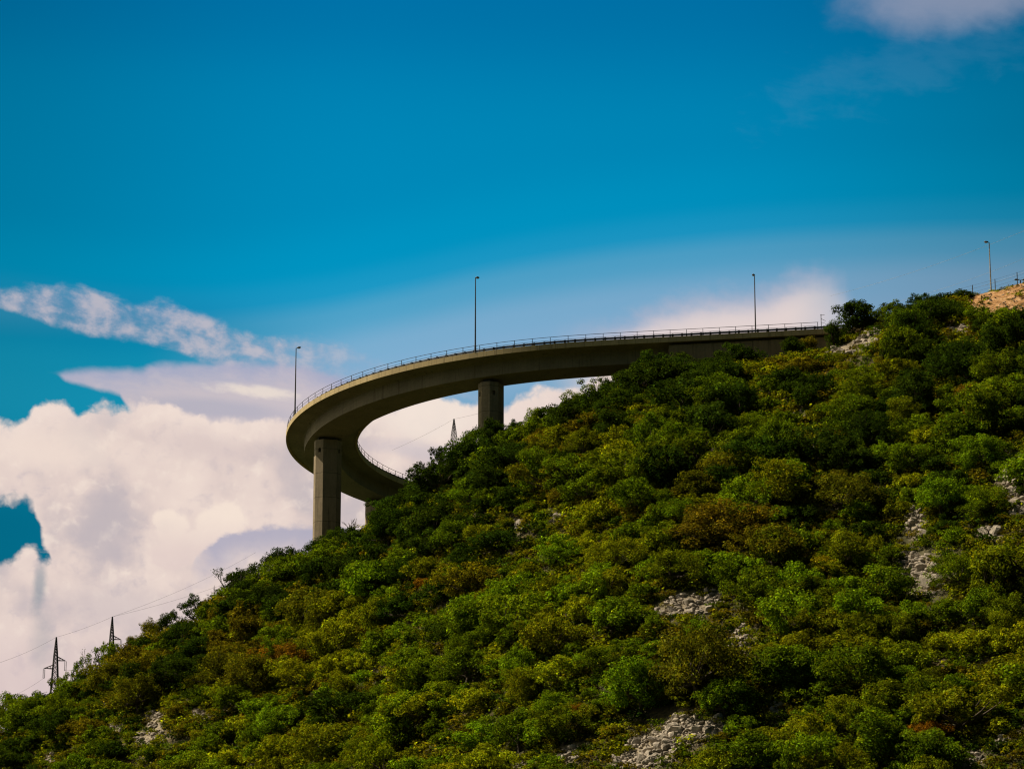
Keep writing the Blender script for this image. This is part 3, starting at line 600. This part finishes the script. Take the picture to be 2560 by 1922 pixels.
# ------------------------------------------------------------------ vegetation
def leaf_quads(cen, nrm, size, r_):
    n = len(cen); rv = r_.normal(size=(n, 3)); t1 = np.cross(nrm, rv); t1 /= np.linalg.norm(t1, axis=1)[:, None]+1e-9; t2 = np.cross(nrm, t1)
    L = size*r_.uniform(0.7, 1.35, n); w_ = L*r_.uniform(0.5, 0.8, n); a_ = t1*L[:, None]*0.5; b_ = t2*w_[:, None]*0.5; q = nrm*L[:, None]*0.12
    v_ = np.stack([cen-a_, cen-b_+q, cen+a_, cen+b_+q], 1).reshape(-1, 3)
    return v_, np.arange(n*4).reshape(n, 4)
def crown_arrays(seed, kind, nleaf, size):
    """a crown one unit high (0..1), about 1.1 wide: clumps of leaves hung in an uneven dome"""
    r_ = np.random.default_rng(seed); P = dict(dome=(86, 0.55, 0.40, 0.098, 0.50), spread=(78, 0.66, 0.32, 0.092, 0.54), fine=(110, 0.52, 0.40, 0.086, 0.50), sparse=(40, 0.56, 0.42, 0.090, 0.54), tall=(80, 0.42, 0.46, 0.095, 0.50), tuft=(12, 0.55, 0.36, 0.20, 0.40))[kind]
    nl, rx, rz, lr, cz = P
    lobes = []
    while len(lobes) < nl:
        p = r_.normal(size=3); p /= np.linalg.norm(p)
        if p[2] < -0.85: continue
        rad = r_.uniform(0.35, 1.0)**0.6*(1.18 if r_.random() < 0.12 else 1.0); bump = 1+0.26*math.sin(2.9*p[0]+seed)+0.22*math.sin(3.7*p[1]+2*seed)+0.15*math.sin(4.3*p[2]+seed)+r_.normal()*0.11
        c = np.array([p[0]*rx*rad*bump, p[1]*rx*rad*bump, cz+p[2]*rz*rad*(0.9+0.1*bump)]); lobes.append((c, lr*r_.uniform(0.45, 1.75)))
    vol = np.array([l[1]**2 for l in lobes]); cnt = np.maximum(8, (nleaf*vol/vol.sum()).astype(int)); cen = []; nr = []; tn_ = []
    for (c, lrad), n in zip(lobes, cnt):
        d = r_.normal(size=(n, 3)); d /= np.linalg.norm(d, axis=1)[:, None]; sq = np.array([1.15, 1.15, 0.78])
        rr = lrad*r_.uniform(0.35, 1.08, n)[:, None]**0.7; cen.append(c + d*rr*sq)
        m_ = d*0.75 + np.array([0, 0, 0.55]) + r_.normal(size=(n, 3))*0.55; nr.append(m_/np.linalg.norm(m_, axis=1)[:, None])
        lb = r_.uniform(0.62, 1.38); w = np.ones((n, 4)); w[:, :3] = (lb*r_.lognormal(-0.05, 0.48, n))[:, None]; w[:, 0] *= r_.uniform(0.85, 1.25, n); w[:, 2] *= r_.uniform(0.6, 1.3, n); tn_.append(w)
    cen = np.concatenate(cen); nr = np.concatenate(nr); tn_ = np.concatenate(tn_)
    v_, q_ = leaf_quads(cen, nr, size, r_); return v_, q_, np.repeat(tn_, 4, 0), lobes
def trunk_mb(lobes, seed, r0=0.035, bare=False):
    r_ = np.random.default_rng(seed); mb = MB(); f = Vector((r_.uniform(-.05, .05), r_.uniform(-.05, .05), 0.24))
    mb.tube([(0, 0, -0.12), (f.x*0.3, f.y*0.3, 0.1), f], [r0*1.35, r0, r0*0.85], 6)
    for c, lr in lobes[:14]:
        c = Vector(c); m_ = f.lerp(c, 0.5) + Vector((r_.normal()*.03, r_.normal()*.03, -0.02)); mb.tube([f, m_, c], [r0*0.6, r0*0.38, r0*0.12], 5)
    return mb
KINDS = ['dome', 'dome', 'dome', 'spread', 'spread', 'fine', 'fine', 'tall', 'sparse', 'sparse', 'dome']
NLEAF = dict(dome=6600, spread=6400, fine=9000, sparse=2600, tall=6000); LSZ = dict(dome=0.047, spread=0.047, fine=0.036, sparse=0.052, tall=0.047)
PROTO = []
for i, kd in enumerate(KINDS):
    v_, q_, tn_, lobes = crown_arrays(100+i*7, kd, 9000 if i == 10 else NLEAF[kd], LSZ[kd])
    PROTO.append((kd, np_mesh('crown', v_, q_, [M_LEAF], tn_), trunk_mb(lobes, i).mesh('trunk', M_BARK)))
LITE = []
for i, kd in enumerate(['dome', 'spread', 'fine', 'dome', 'tall', 'spread']):
    LITE.append(crown_arrays(300+i*5, kd, 2900, 0.066)[:3])
SHRUB = []
for i in range(4):
    v_, q_, tn_, lobes = crown_arrays(500+i*3, ('fine', 'dome', 'spread', 'fine')[i], 1300, 0.085); v_ = v_.copy(); v_[:, 2] = (v_[:, 2]-0.22)*1.25
    SHRUB.append(np_mesh('shrub', v_, q_, [M_LEAF], tn_))
COLORS = {'dark green': (0.024, 0.048, 0.005), 'mid green': (0.076, 0.124, 0.006), 'fresh green': (0.108, 0.188, 0.008), 'olive green': (0.112, 0.136, 0.006),
          'yellow green': (0.172, 0.210, 0.008), 'olive brown': (0.104, 0.098, 0.008), 'rusty orange': (0.175, 0.096, 0.010), 'golden yellow': (0.205, 0.190, 0.009), 'russet brown': (0.124, 0.088, 0.010)}
HUE_SPOTS = [(715, 1638, 60, 'rusty orange'), (1800, 1325, 95, 'russet brown'), (1790, 1200, 90, 'olive brown'), (1465, 1495, 40, 'olive brown'), (1440, 1772, 46, 'rusty orange'), (2110, 1215, 85, 'olive brown'),
             (2100, 1078, 45, 'golden yellow'), (2310, 1205, 60, 'yellow green'), (2010, 1400, 85, 'golden yellow'), (2320, 1835, 40, 'rusty orange'), (2160, 1895, 60, 'olive brown'), (1750, 1690, 130, 'olive brown'),
             (950, 1465, 60, 'fresh green'), (1965, 1275, 70, 'fresh green'), (2265, 1140, 60, 'mid green'), (1065, 1475, 36, 'rusty orange'), (970, 1570, 45, 'olive brown'), (1400, 1215, 60, 'olive brown'),
             (1430, 1100, 70, 'olive green'), (860, 1570, 60, 'yellow green'), (2440, 1010, 50, 'russet brown'), (1925, 1120, 60, 'dark green'), (1900, 1360, 50, 'olive brown'), (330, 1790, 50, 'dark green'), (1180, 1480, 90, 'olive brown')]
SITES = []      # (x, y, z, height, width factor, px, py, colour, special label)
def overlaps(px, py, rx, top):
    for n_, cx, cy, a_, b_ in SPOTS:
        if n_ == 'crest' and abs(px-cx) < a_*0.9+rx*0.8 and py > cy-b_ and top < cy+b_*0.8: return True
        if abs(px-cx) < a_*0.7+rx*0.6 and py > cy-b_*0.7 and top < cy+b_*0.62: return True
    return False
def hue_at(px, py):
    for cx, cy, rr, c in HUE_SPOTS:
        if math.hypot(px-cx, (py-cy)*1.1) < rr*0.62: return c
    gl = np.interp(px, GL[:, 0], GL[:, 1]); dep = py-gl        # distance below the crest
    n1 = float(vnoise(np.array(px/260.), np.array(py/180.)))
    r1 = 0.5 + n1*0.9 + random.uniform(-0.28, 0.28)
    if dep < 90 + 90*random.random() or px < 420 + 300*random.random() and dep < 220: tb = ['dark green', 'dark green', 'dark green', 'mid green', 'dark green', 'olive brown']  # crest crowns coloured darker: their backlit shade is put into the leaf colour
    elif dep < 300: tb = ['dark green', 'dark green', 'mid green', 'mid green', 'olive green', 'mid green', 'yellow green']
    else: tb = ['dark green', 'mid green', 'fresh green', 'mid green', 'olive green', 'fresh green', 'yellow green', 'mid green', 'olive green', 'yellow green']
    return tb[int(min(max(r1, 0), 0.9999)*len(tb))]
# crest trees: crown tops follow the outline seen against the sky (x, y of the top; spread in pixels)
CREST = [(8, 1772, 60), (62, 1722, 60), (112, 1724, 64), (180, 1690, 60), (232, 1640, 60), (292, 1592, 66), (345, 1580, 64), (400, 1536, 70), (446, 1524, 60), (500, 1492, 66), (545, 1480, 56), (610, 1412, 74),
         (650, 1405, 60), (708, 1368, 72), (752, 1362, 62), (800, 1338, 70), (850, 1306, 70), (884, 1308, 44), (960, 1262, 54), (985, 1226, 80), (1030, 1200, 60), (1085, 1155, 70), (1112, 1108, 76), (1150, 1098, 60), (1190, 1062, 70),
         (1236, 1040, 88), (1290, 1046, 66), (1340, 1020, 70), (1385, 1008, 66), (1436, 976, 80), (1500, 944, 70), (1560, 926, 76), (1610, 884, 84), (1662, 872, 80), (1706, 880, 70), (1770, 892, 76), (1832, 856, 84),
         (1880, 862, 56), (1985, 836, 70), (2025, 832, 50), (2236, 758, 66), (2270, 752, 66), (2312, 726, 84), (2372, 730, 90), (2420, 748, 56)]
for cx, ty, wpx in CREST:
    gx = at_y(cx, np.interp(cx, GL[:, 0], GL[:, 1]), 410)[0]; yy = float(ridge_y(gx)) - 3.0 - random.uniform(0, 3)
    for _ in range(3):
        q = at_y(cx, 1000, yy); z_ = float(terrain(q[0], yy))
    _, gy, dd = project(q[0], yy, z_); hgt = max(1.6, (gy-ty)/F_PX*dd)
    SITES.append((q[0], yy, z_, hgt, min(1.9, max(0.6, wpx/F_PX*dd/hgt/1.1)), cx, gy, hue_at(cx, gy) if cx > 60 else 'dark green', 'crest'))
# the round tree alone on the crest and its low neighbour
for cx, ty, gy_, wpx in ((2150, 734, 407.0, 108), (2085, 800, 405.0, 62)):
    yy = gy_; q = at_y(cx, 830, yy); z_ = float(terrain(q[0], yy)); _, gy, dd = project(q[0], yy, z_); SITES.append((q[0], yy, z_, (gy-ty)/F_PX*dd, max(0.7, wpx/F_PX*dd/((gy-ty)/F_PX*dd)/1.05), cx, gy, 'dark green', 'solitary' if cx > 2120 else 'crest'))
# noted single trees on the slope
for cx, cy, wpx, hgt, c, lab in ((2470, 858, 90, 3.6, 'dark green', 'dark green bush low on the bare earth bank'), (2535, 850, 90, 3.6, 'mid green', 'green tree at the right edge just below the bare earth bank'), (1800, 1385, 190, 6.2, 'russet brown', 'broad russet brown tree with bare limbs showing in the middle of the slope'), (715, 1690, 120, 4.6, 'rusty orange', 'bright rusty orange tree among dark trees left of the slope middle'),
                                 (1750, 1760, 240, 8.5, 'olive brown', 'largest tree, olive brown, casting deep shade above the bottom scree'), (2110, 1290, 170, 6.0, 'olive brown', 'rounded olive brown tree between two fresh green crowns at right'),
                                 (1440, 1810, 70, 2.4, 'rusty orange', 'small rusty orange bush left of the bottom scree'), (2325, 1890, 100, 3.2, 'rusty orange', 'rusty orange bush near the bottom right corner'), (2272, 1190, 110, 4.0, 'mid green', 'fine feathery green broom bush in the upper right slope')):
    q = hit(cx, cy)
    _, gy, dd = project(*q); SITES.append((q[0], q[1], q[2], hgt, wpx/F_PX*dd/hgt/1.1, cx, gy, c, lab))
taken = [(s[0], s[1], s[3]*s[4]*0.55) for s in SITES]
row = 0
for yy in np.arange(225, 432, 3.0):
    row += 1
    for xx in np.arange(-100, 105, 3.6):
        x = xx + (row % 2)*1.8 + random.uniform(-1.2, 1.2); y = yy + random.uniform(-1.3, 1.3)
        if y > ridge_y(x)-5: continue
        z_ = float(terrain(x, y)); px, py, dd = project(x, y, z_); hgt = random.choice((1.8, 2.2, 2.6, 3.0, 3.4, 4.0, 4.6, 5.4))*random.uniform(0.85, 1.15); wf = random.uniform(0.85, 1.3)
        rpx = hgt*wf*0.55*F_PX/dd; top = py-hgt*F_PX/dd*0.97
        if px < -rpx-40 or px > 2560+rpx+40 or top > 1990: continue
        if px > 2400 and py < 800: continue
        if overlaps(px, py, rpx, top): continue
        gl_top = np.interp(px, [c[0] for c in CREST], [c[1] for c in CREST])
        if top < gl_top+12: hgt = max(1.5, (py-gl_top-12)*dd/F_PX)
        rr = hgt*wf*0.5
        if any((x-a_)**2+(y-b_)**2 < (0.42*(rr+c_))**2 for a_, b_, c_ in taken[:60]): continue
        SITES.append((x, y, z_, hgt, wf, px, py, hue_at(px, py-hgt*0.5*F_PX/dd), None))
# which ones show largest: clear of the ones in front
def shown(s):
    _, _, dd = project(s[0], s[1], s[2]); return (s[3]*F_PX/dd)**2*s[4]*(2.2 if s[8] else 1.0)
SITES.sort(key=shown, reverse=True)
NIND = 296
single, mass = SITES[:NIND], SITES[NIND:]
print('SITES', len(SITES), 'single', len(single), 'mass', len(mass))
# labels that single each tree out: colour, neighbourhood, order from the left
LAND = [(815, 1250, 'the tall pier'), (1221, 1040, 'the middle pier'), (930, 1290, 'the short far pier'), (141, 1640, 'the armed pylon'), (281, 1590, 'the second pylon'), (1135, 1090, 'the small pylon'), (1735, 1520, 'the middle scree'),
        (1640, 1870, 'the bottom scree'), (2312, 1430, 'the rock outcrop'), (2540, 1210, 'the right edge scree'), (385, 1830, 'the left scree'), (2150, 830, 'the crest rocks'), (2500, 750, 'the earth bank'), (1800, 1340, 'the broad russet tree'),
        (715, 1650, 'the bright rusty tree'), (1750, 1700, 'the largest olive tree'), (2110, 1240, 'the rounded olive tree'), (1750, 900, 'the abutment wall'), (1298, 1312, 'the small rock ledge'), (2420, 1900, 'the lower right rocks'),
        (1440, 1780, 'the small rusty bush'), (2272, 1150, 'the broom bush'), (60, 1900, 'the bottom left corner'), (700, 1915, 'the lower left edge'), (1080, 1915, 'the bottom edge middle'), (2000, 1040, 'the upper right rocks'), (1540, 1010, 'the hidden deck end'),
        (1000, 1600, 'the open centre-left slope'), (1300, 1560, 'the open centre slope'), (2100, 1650, 'the open lower-right slope'), (2050, 1880, 'the lower right edge'), (500, 1620, 'the open far-left slope'), (1560, 1280, 'the open upper slope'),
        (850, 1480, 'the open left slope'), (1250, 1330, 'the open middle slope'), (2400, 1600, 'the open far-right slope'), (1180, 1750, 'the open lower slope'), (1950, 1180, 'the open upper-right slope')]
ORD = ['leftmost', 'second from left', 'third from left', 'fourth from left', 'fifth from left', 'sixth from left', 'seventh from left', 'eighth from left', 'ninth from left', 'tenth from left', 'eleventh from left', 'twelfth from left']
def place_words(px, py):
    d = [(math.hypot(px-a_, py-b_), a_, b_, n_) for a_, b_, n_ in LAND]; dd, a_, b_, n_ = min(d)
    if n_.startswith(('the open', 'the bottom edge', 'the bottom left', 'the lower left', 'the lower right edge')): return 'on ' + n_ if 'open' in n_ else 'near ' + n_
    ang = math.degrees(math.atan2(b_-py, px-a_))
    rel = 'right of' if -45 <= ang < 45 else 'above' if 45 <= ang < 135 else 'below' if -135 <= ang < -45 else 'left of'
    return rel + ' ' + n_
def unique_labels(items, tail):
    """items: (px, words) -> labels; equal ones are told apart by their order from the left"""
    by = {}
    for i, (px, w_) in enumerate(items): by.setdefault(w_, []).append((px, i))
    res = [None]*len(items)
    for w_, l_ in by.items():
        l_.sort()
        for j, (px, i) in enumerate(l_): res[i] = w_ if len(l_) == 1 else f'{w_}, {ORD[min(j, 11)]}'
    return res
words = []
for s in single:
    px, py, dd = project(s[0], s[1], s[2]+s[3]*0.6); sz = 'big' if s[3] > 4.3 else 'small' if s[3] < 3.1 else 'mid-sized'
    words.append((px, s[8] if s[8] and s[8] not in ('crest', 'solitary') else 'round dark green tree alone on the crest beside pale rocks' if s[8] == 'solitary'
                  else f'{sz} {s[7]} tree {"on skyline " if s[8] == "crest" else ""}{place_words(px, py)}'))
labels = unique_labels(words, 'its like')
for i, (s, lab) in enumerate(zip(single, labels)):
    x, y, z_, hgt, wf, px, py, c, spc = s
    if c in ('olive brown', 'russet brown', 'rusty orange'): pool = [5, 6, 5, 6, 0, 3]
    elif spc == 'crest': pool = [0, 1, 2, 3, 7, 8, 9, 4]
    elif spc == 'solitary': pool = [10]
    else: pool = [0, 1, 2, 3, 4, 5, 6, 7]
    kd, cm, tm = PROTO[random.choice(pool)]
    r = empty('broadleaf_tree', (x, y, z_-0.1), random.uniform(0, 6.28)); asp = random.uniform(0.82, 1.22); r.scale = (hgt*wf*asp, hgt*wf/asp, hgt*random.uniform(0.95, 1.12)); r.rotation_euler = (random.uniform(-.14, .14), random.uniform(-.14, .14), r.rotation_euler.z)
    tag(r, lab, 'tree', 'trees covering the hillside')
    if len(lab.split()) > 16: print('LONG', lab)
    cr = link(bpy.data.objects.new('crown', cm), r); cc = np.array(COLORS[c])*random.uniform(0.82, 1.18); cc = cc*0.75+np.array(COLORS['mid green'])*(0.25 if c not in ('dark green', 'rusty orange') else 0.0) + (cc*0.25 if c in ('dark green', 'rusty orange') else 0.0); cc *= 0.72 if spc == 'solitary' else 1.0; cr.color = (cc[0]*random.uniform(.9, 1.12), cc[1], cc[2], 1)
    link(bpy.data.objects.new('trunk', tm), r)
# the rest of the wood, and the low growth between the trees
VV, QQ, TT = [], [], []; off = 0
def put(arr, x, y, z, sx, sz, rz, colr):
    global off
    v_, q_, tn_ = arr; c_, s_ = math.cos(rz), math.sin(rz); w = np.empty_like(v_)
    w[:, 0] = (v_[:, 0]*c_-v_[:, 1]*s_)*sx + x; w[:, 1] = (v_[:, 0]*s_+v_[:, 1]*c_)*sx + y; w[:, 2] = v_[:, 2]*sz + z
    t_ = tn_.copy(); t_[:, :3] *= colr; VV.append(w); QQ.append(q_+off); TT.append(t_); off += len(v_)
for s in mass:
    x, y, z_, hgt, wf, px, py, c, _ = s; put(random.choice(LITE), x, y, z_-0.15, hgt*wf, hgt, random.uniform(0, 6.28), np.array(COLORS[c])*random.uniform(0.82, 1.18))
if VV:
    wood = link(bpy.data.objects.new('woodland', np_mesh('woodland', np.concatenate(VV), np.concatenate(QQ), [M_LEAF], np.concatenate(TT)))); tag(wood, 'dense mixed green scrub wood filling the upper hillside', 'woodland', kind='stuff')
VV, QQ, TT = [], [], []; off = 0
TUFT = [crown_arrays(700+i, 'tuft', 190, 0.15)[:3] for i in range(6)]
for _ in range(46000):
    x = random.uniform(-100, 105); y = random.uniform(225, 430)
    if y > ridge_y(x)+4: continue
    z_ = float(terrain(x, y)); px, py, dd = project(x, y, z_)
    if px < -40 or px > 2600 or py > 2000: continue
    r_ = min([math.hypot((px-cx)/(a_*1.0), (py-cy)/(b_*1.0)) for n_, cx, cy, a_, b_ in SPOTS]); bank = px > 2420 and py < 800
    if r_ < 0.8 and random.random() < 0.93: continue
    if bank and random.random() < 0.55: continue
    hg = random.uniform(0.7, 2.1)*(random.choice((0.15, 0.2, 0.3, 0.5)) if bank else 0.7 if r_ < 1.5 else 1.0); c = random.choice(['dark green', 'mid green', 'olive green', 'olive green', 'yellow green', 'olive brown', 'olive brown'])
    put(random.choice(TUFT), x, y, z_-0.2*hg, hg*random.uniform(1.0, 1.5), hg, random.uniform(0, 6.28), np.array(COLORS[c])*random.uniform(0.8, 1.2))
und = link(bpy.data.objects.new('undergrowth', np_mesh('undergrowth', np.concatenate(VV), np.concatenate(QQ), [M_LEAF], np.concatenate(TT)))); tag(und, 'low olive scrub and dry grass between the trees', 'undergrowth', kind='stuff')
# bare and half bare bushes on the skyline
def bare_bush(px, ty, by, yy, seed, label, leaves=0):
    r_ = np.random.default_rng(seed); q = at_y(px, by, yy); z_ = float(terrain(q[0], yy)); _, gy, dd = project(q[0], yy, z_); h_ = (gy-ty)/F_PX*dd
    r = empty('bare_tree', (q[0], yy, z_-0.2)); tag(r, label, 'tree', 'half bare trees on the skyline'); mb = MB(); tips = []
    def grow(p, d, ln, rad, lev):
        n = 3; pts = [p]; dd_ = Vector(d)
        for _ in range(n): dd_ = (dd_ + Vector(r_.normal(size=3))*0.16 + Vector((0, 0, 0.05))).normalized(); pts.append(pts[-1] + dd_*(ln/n))
        mb.tube(pts, [rad, rad*0.85, rad*0.7, rad*0.5], 5)
        if lev == 0: tips.append(pts[-1]); return
        for k_ in range(3 if lev > 1 else 3): nd = (dd_ + Vector(r_.normal(size=3))*0.55).normalized(); grow(pts[-1] if k_ else pts[2], nd, ln*0.62, rad*0.55, lev-1)
    for _ in range(3): grow(Vector((0, 0, 0)), Vector((r_.normal()*0.35-0.15, r_.normal()*0.3, 1)).normalized(), h_*0.42, 0.11, 3)
    mb.build('trunk', M_BARK, r)
    if leaves and tips:
        cen = np.concatenate([np.array(p_)[None] + r_.normal(size=(leaves, 3))*0.17 for p_ in tips[::2]]); nr = r_.normal(size=cen.shape) + np.array([0, 0, 0.6]); nr /= np.linalg.norm(nr, axis=1)[:, None]
        v_, q_ = leaf_quads(cen, nr, 0.22, r_); cr = link(bpy.data.objects.new('crown', np_mesh('crown', v_, q_, [M_LEAF], np.ones((len(v_), 4)))), r); cr.color = (0.03, 0.05, 0.012, 1)
bare_bush(578, 1402, 1500, 428, 3, 'leaning half bare dark tree sticking out of the left skyline', 16)
bare_bush(545, 1450, 1520, 430, 5, 'thin bare twigs on the skyline left of the leaning tree')
bare_bush(702, 1352, 1440, 428, 8, 'bare twiggy shrub on the skyline left of the tall pier', 4)
bare_bush(884, 1280, 1345, 426, 12, 'bare branches rising between the tall pier and the short pier')
bare_bush(668, 1400, 1450, 429, 15, 'low bare twigs on the skyline between two dark bushes')
bare_bush(500, 1478, 1560, 431, 21, 'small twiggy dark bush low on the left skyline', 5)
bare_bush(240, 1600, 1680, 436, 24, 'reddish bare bush beside the second pylon', 2)

# ------------------------------------------------------------------ rocks
def rock_mesh(seed, flat=0.7):
    r_ = np.random.default_rng(seed); import bmesh
    bm = bmesh.new(); bmesh.ops.create_icosphere(bm, subdivisions=2, radius=0.5)
    pl = [(Vector(r_.normal(size=3)).normalized(), r_.uniform(0.17, 0.36)) for _ in range(10)]
    for v_ in bm.verts:
        for n_, d_ in pl:
            e = v_.co.dot(n_)-d_
            if e > 0: v_.co -= n_*e
        v_.co += Vector((math.sin(v_.co.y*13+seed), math.sin(v_.co.z*15+2*seed), math.sin(v_.co.x*14+seed)))*0.02
    me = bpy.data.meshes.new('boulder'); bm.to_mesh(me); bm.free(); me.materials.append(M_ROCK); return me
ROCKS = [rock_mesh(i+1) for i in range(9)]
WHERE = dict(middle='in the middle scree', bottom='in the bottom scree', gully='in the stony gully', edge='in the right edge scree', outcrop='of the rock outcrop',
             left='in the left scree', crest='on the stony crest', patch='')
rr_items = []; small = []
for n_, cx, cy, a_, b_ in SPOTS:
    big = {'middle': 7, 'bottom': 9, 'gully': 4, 'edge': 9, 'outcrop': 5, 'left': 4, 'crest': 9, 'patch': 2}[n_]
    cnt = int(a_*b_/14)+6
    for i in range(cnt + big):
        w_ = random.uniform(0, 6.28); rd = math.sqrt(random.random()); px = cx+a_*rd*math.cos(w_); py = cy+b_*rd*math.sin(w_)
        h_ = hit(px, py)
        if h_ is None: continue
        if i < big: rr_items.append((h_, (random.uniform(0.75, 1.5)*(1.15 if n_ in ('bottom', 'edge') else 0.85 if n_ in ('left', 'patch') else 1)), n_, px, py))
        else: small.append((h_, 0.22 + 0.75*random.random()**2.2))
for _ in range(150):
    h_ = hit(random.uniform(2420, 2560), random.uniform(712, 830))
    if h_ is not None and h_[1] < 425: small.append((h_, random.uniform(0.12, 0.45)))
for px, py, sz in ((2318, 1462, 3.6), (2345, 1432, 2.2), (2300, 1430, 2.0), (2295, 1405, 1.6), (2462, 1338, 1.7), (2488, 1336, 1.9), (1690, 1830, 2.3), (1640, 1858, 2.2), (1655, 1850, 1.7), (2285, 1305, 1.7), (2292, 1285, 1.4), (1300, 1318, 1.8), (1388, 1298, 1.5)):
    rr_items.append((hit(px, py), sz, 'outcrop' if px > 2250 and py > 1390 else 'bottom' if py > 1800 else 'patch', px, py))
rw = []
for h_, sz, n_, px, py in rr_items:
    big = 'large' if sz > 1.55 else 'mid-sized' if sz > 1.05 else 'small'
    rw.append((px, f'{big} pale limestone boulder ' + (WHERE[n_] or place_words(px, py))))
for (h_, sz, n_, px, py), lab in zip(rr_items, unique_labels(rw, 'its size there')):
    o = link(bpy.data.objects.new('boulder', random.choice(ROCKS))); o.location = (h_[0], h_[1], h_[2]+sz*0.10)
    o.rotation_euler = (random.uniform(-.5, .5), random.uniform(-.5, .5), random.uniform(0, 6.28)); o.scale = (sz*random.uniform(0.9, 1.4), sz*random.uniform(.8, 1.1), sz*random.uniform(.7, 1.05))
    tag(o, lab, 'boulder', 'pale boulders lying on the slope')
sv, sf = [], []; bco = []
for me in ROCKS[:5]:
    c = np.empty(len(me.vertices)*3, np.float32); me.vertices.foreach_get('co', c); li = np.empty(len(me.loops), np.int32); me.loops.foreach_get('vertex_index', li); bco.append((c.reshape(-1, 3), li.reshape(-1, 3)))
off = 0
for h_, sz in small:
    c, f_ = random.choice(bco); a_ = random.uniform(0, 6.28); tl = random.uniform(-.6, .6); R1 = np.array([[math.cos(a_), -math.sin(a_), 0], [math.sin(a_), math.cos(a_), 0], [0, 0, 1]]); R2 = np.array([[1, 0, 0], [0, math.cos(tl), -math.sin(tl)], [0, math.sin(tl), math.cos(tl)]])
    sv.append((c*np.array([1.25, 0.95, 0.85])*sz) @ (R1 @ R2).T + h_ + np.array([0, 0, sz*0.15])); sf.append(f_+off); off += len(c)
sv = np.concatenate(sv); sf = np.concatenate(sf)
me = bpy.data.meshes.new('rock_scree'); me.vertices.add(len(sv)); me.vertices.foreach_set('co', sv.astype(np.float32).ravel()); me.loops.add(len(sf)*3); me.loops.foreach_set('vertex_index', sf.astype(np.int32).ravel())
me.polygons.add(len(sf)); me.polygons.foreach_set('loop_start', np.arange(len(sf), dtype=np.int32)*3); me.update(calc_edges=True); me.materials.append(M_ROCK)
tag(link(bpy.data.objects.new('rock_scree', me)), 'loose pale limestone rubble in patches on the slope', 'scree', kind='stuff')
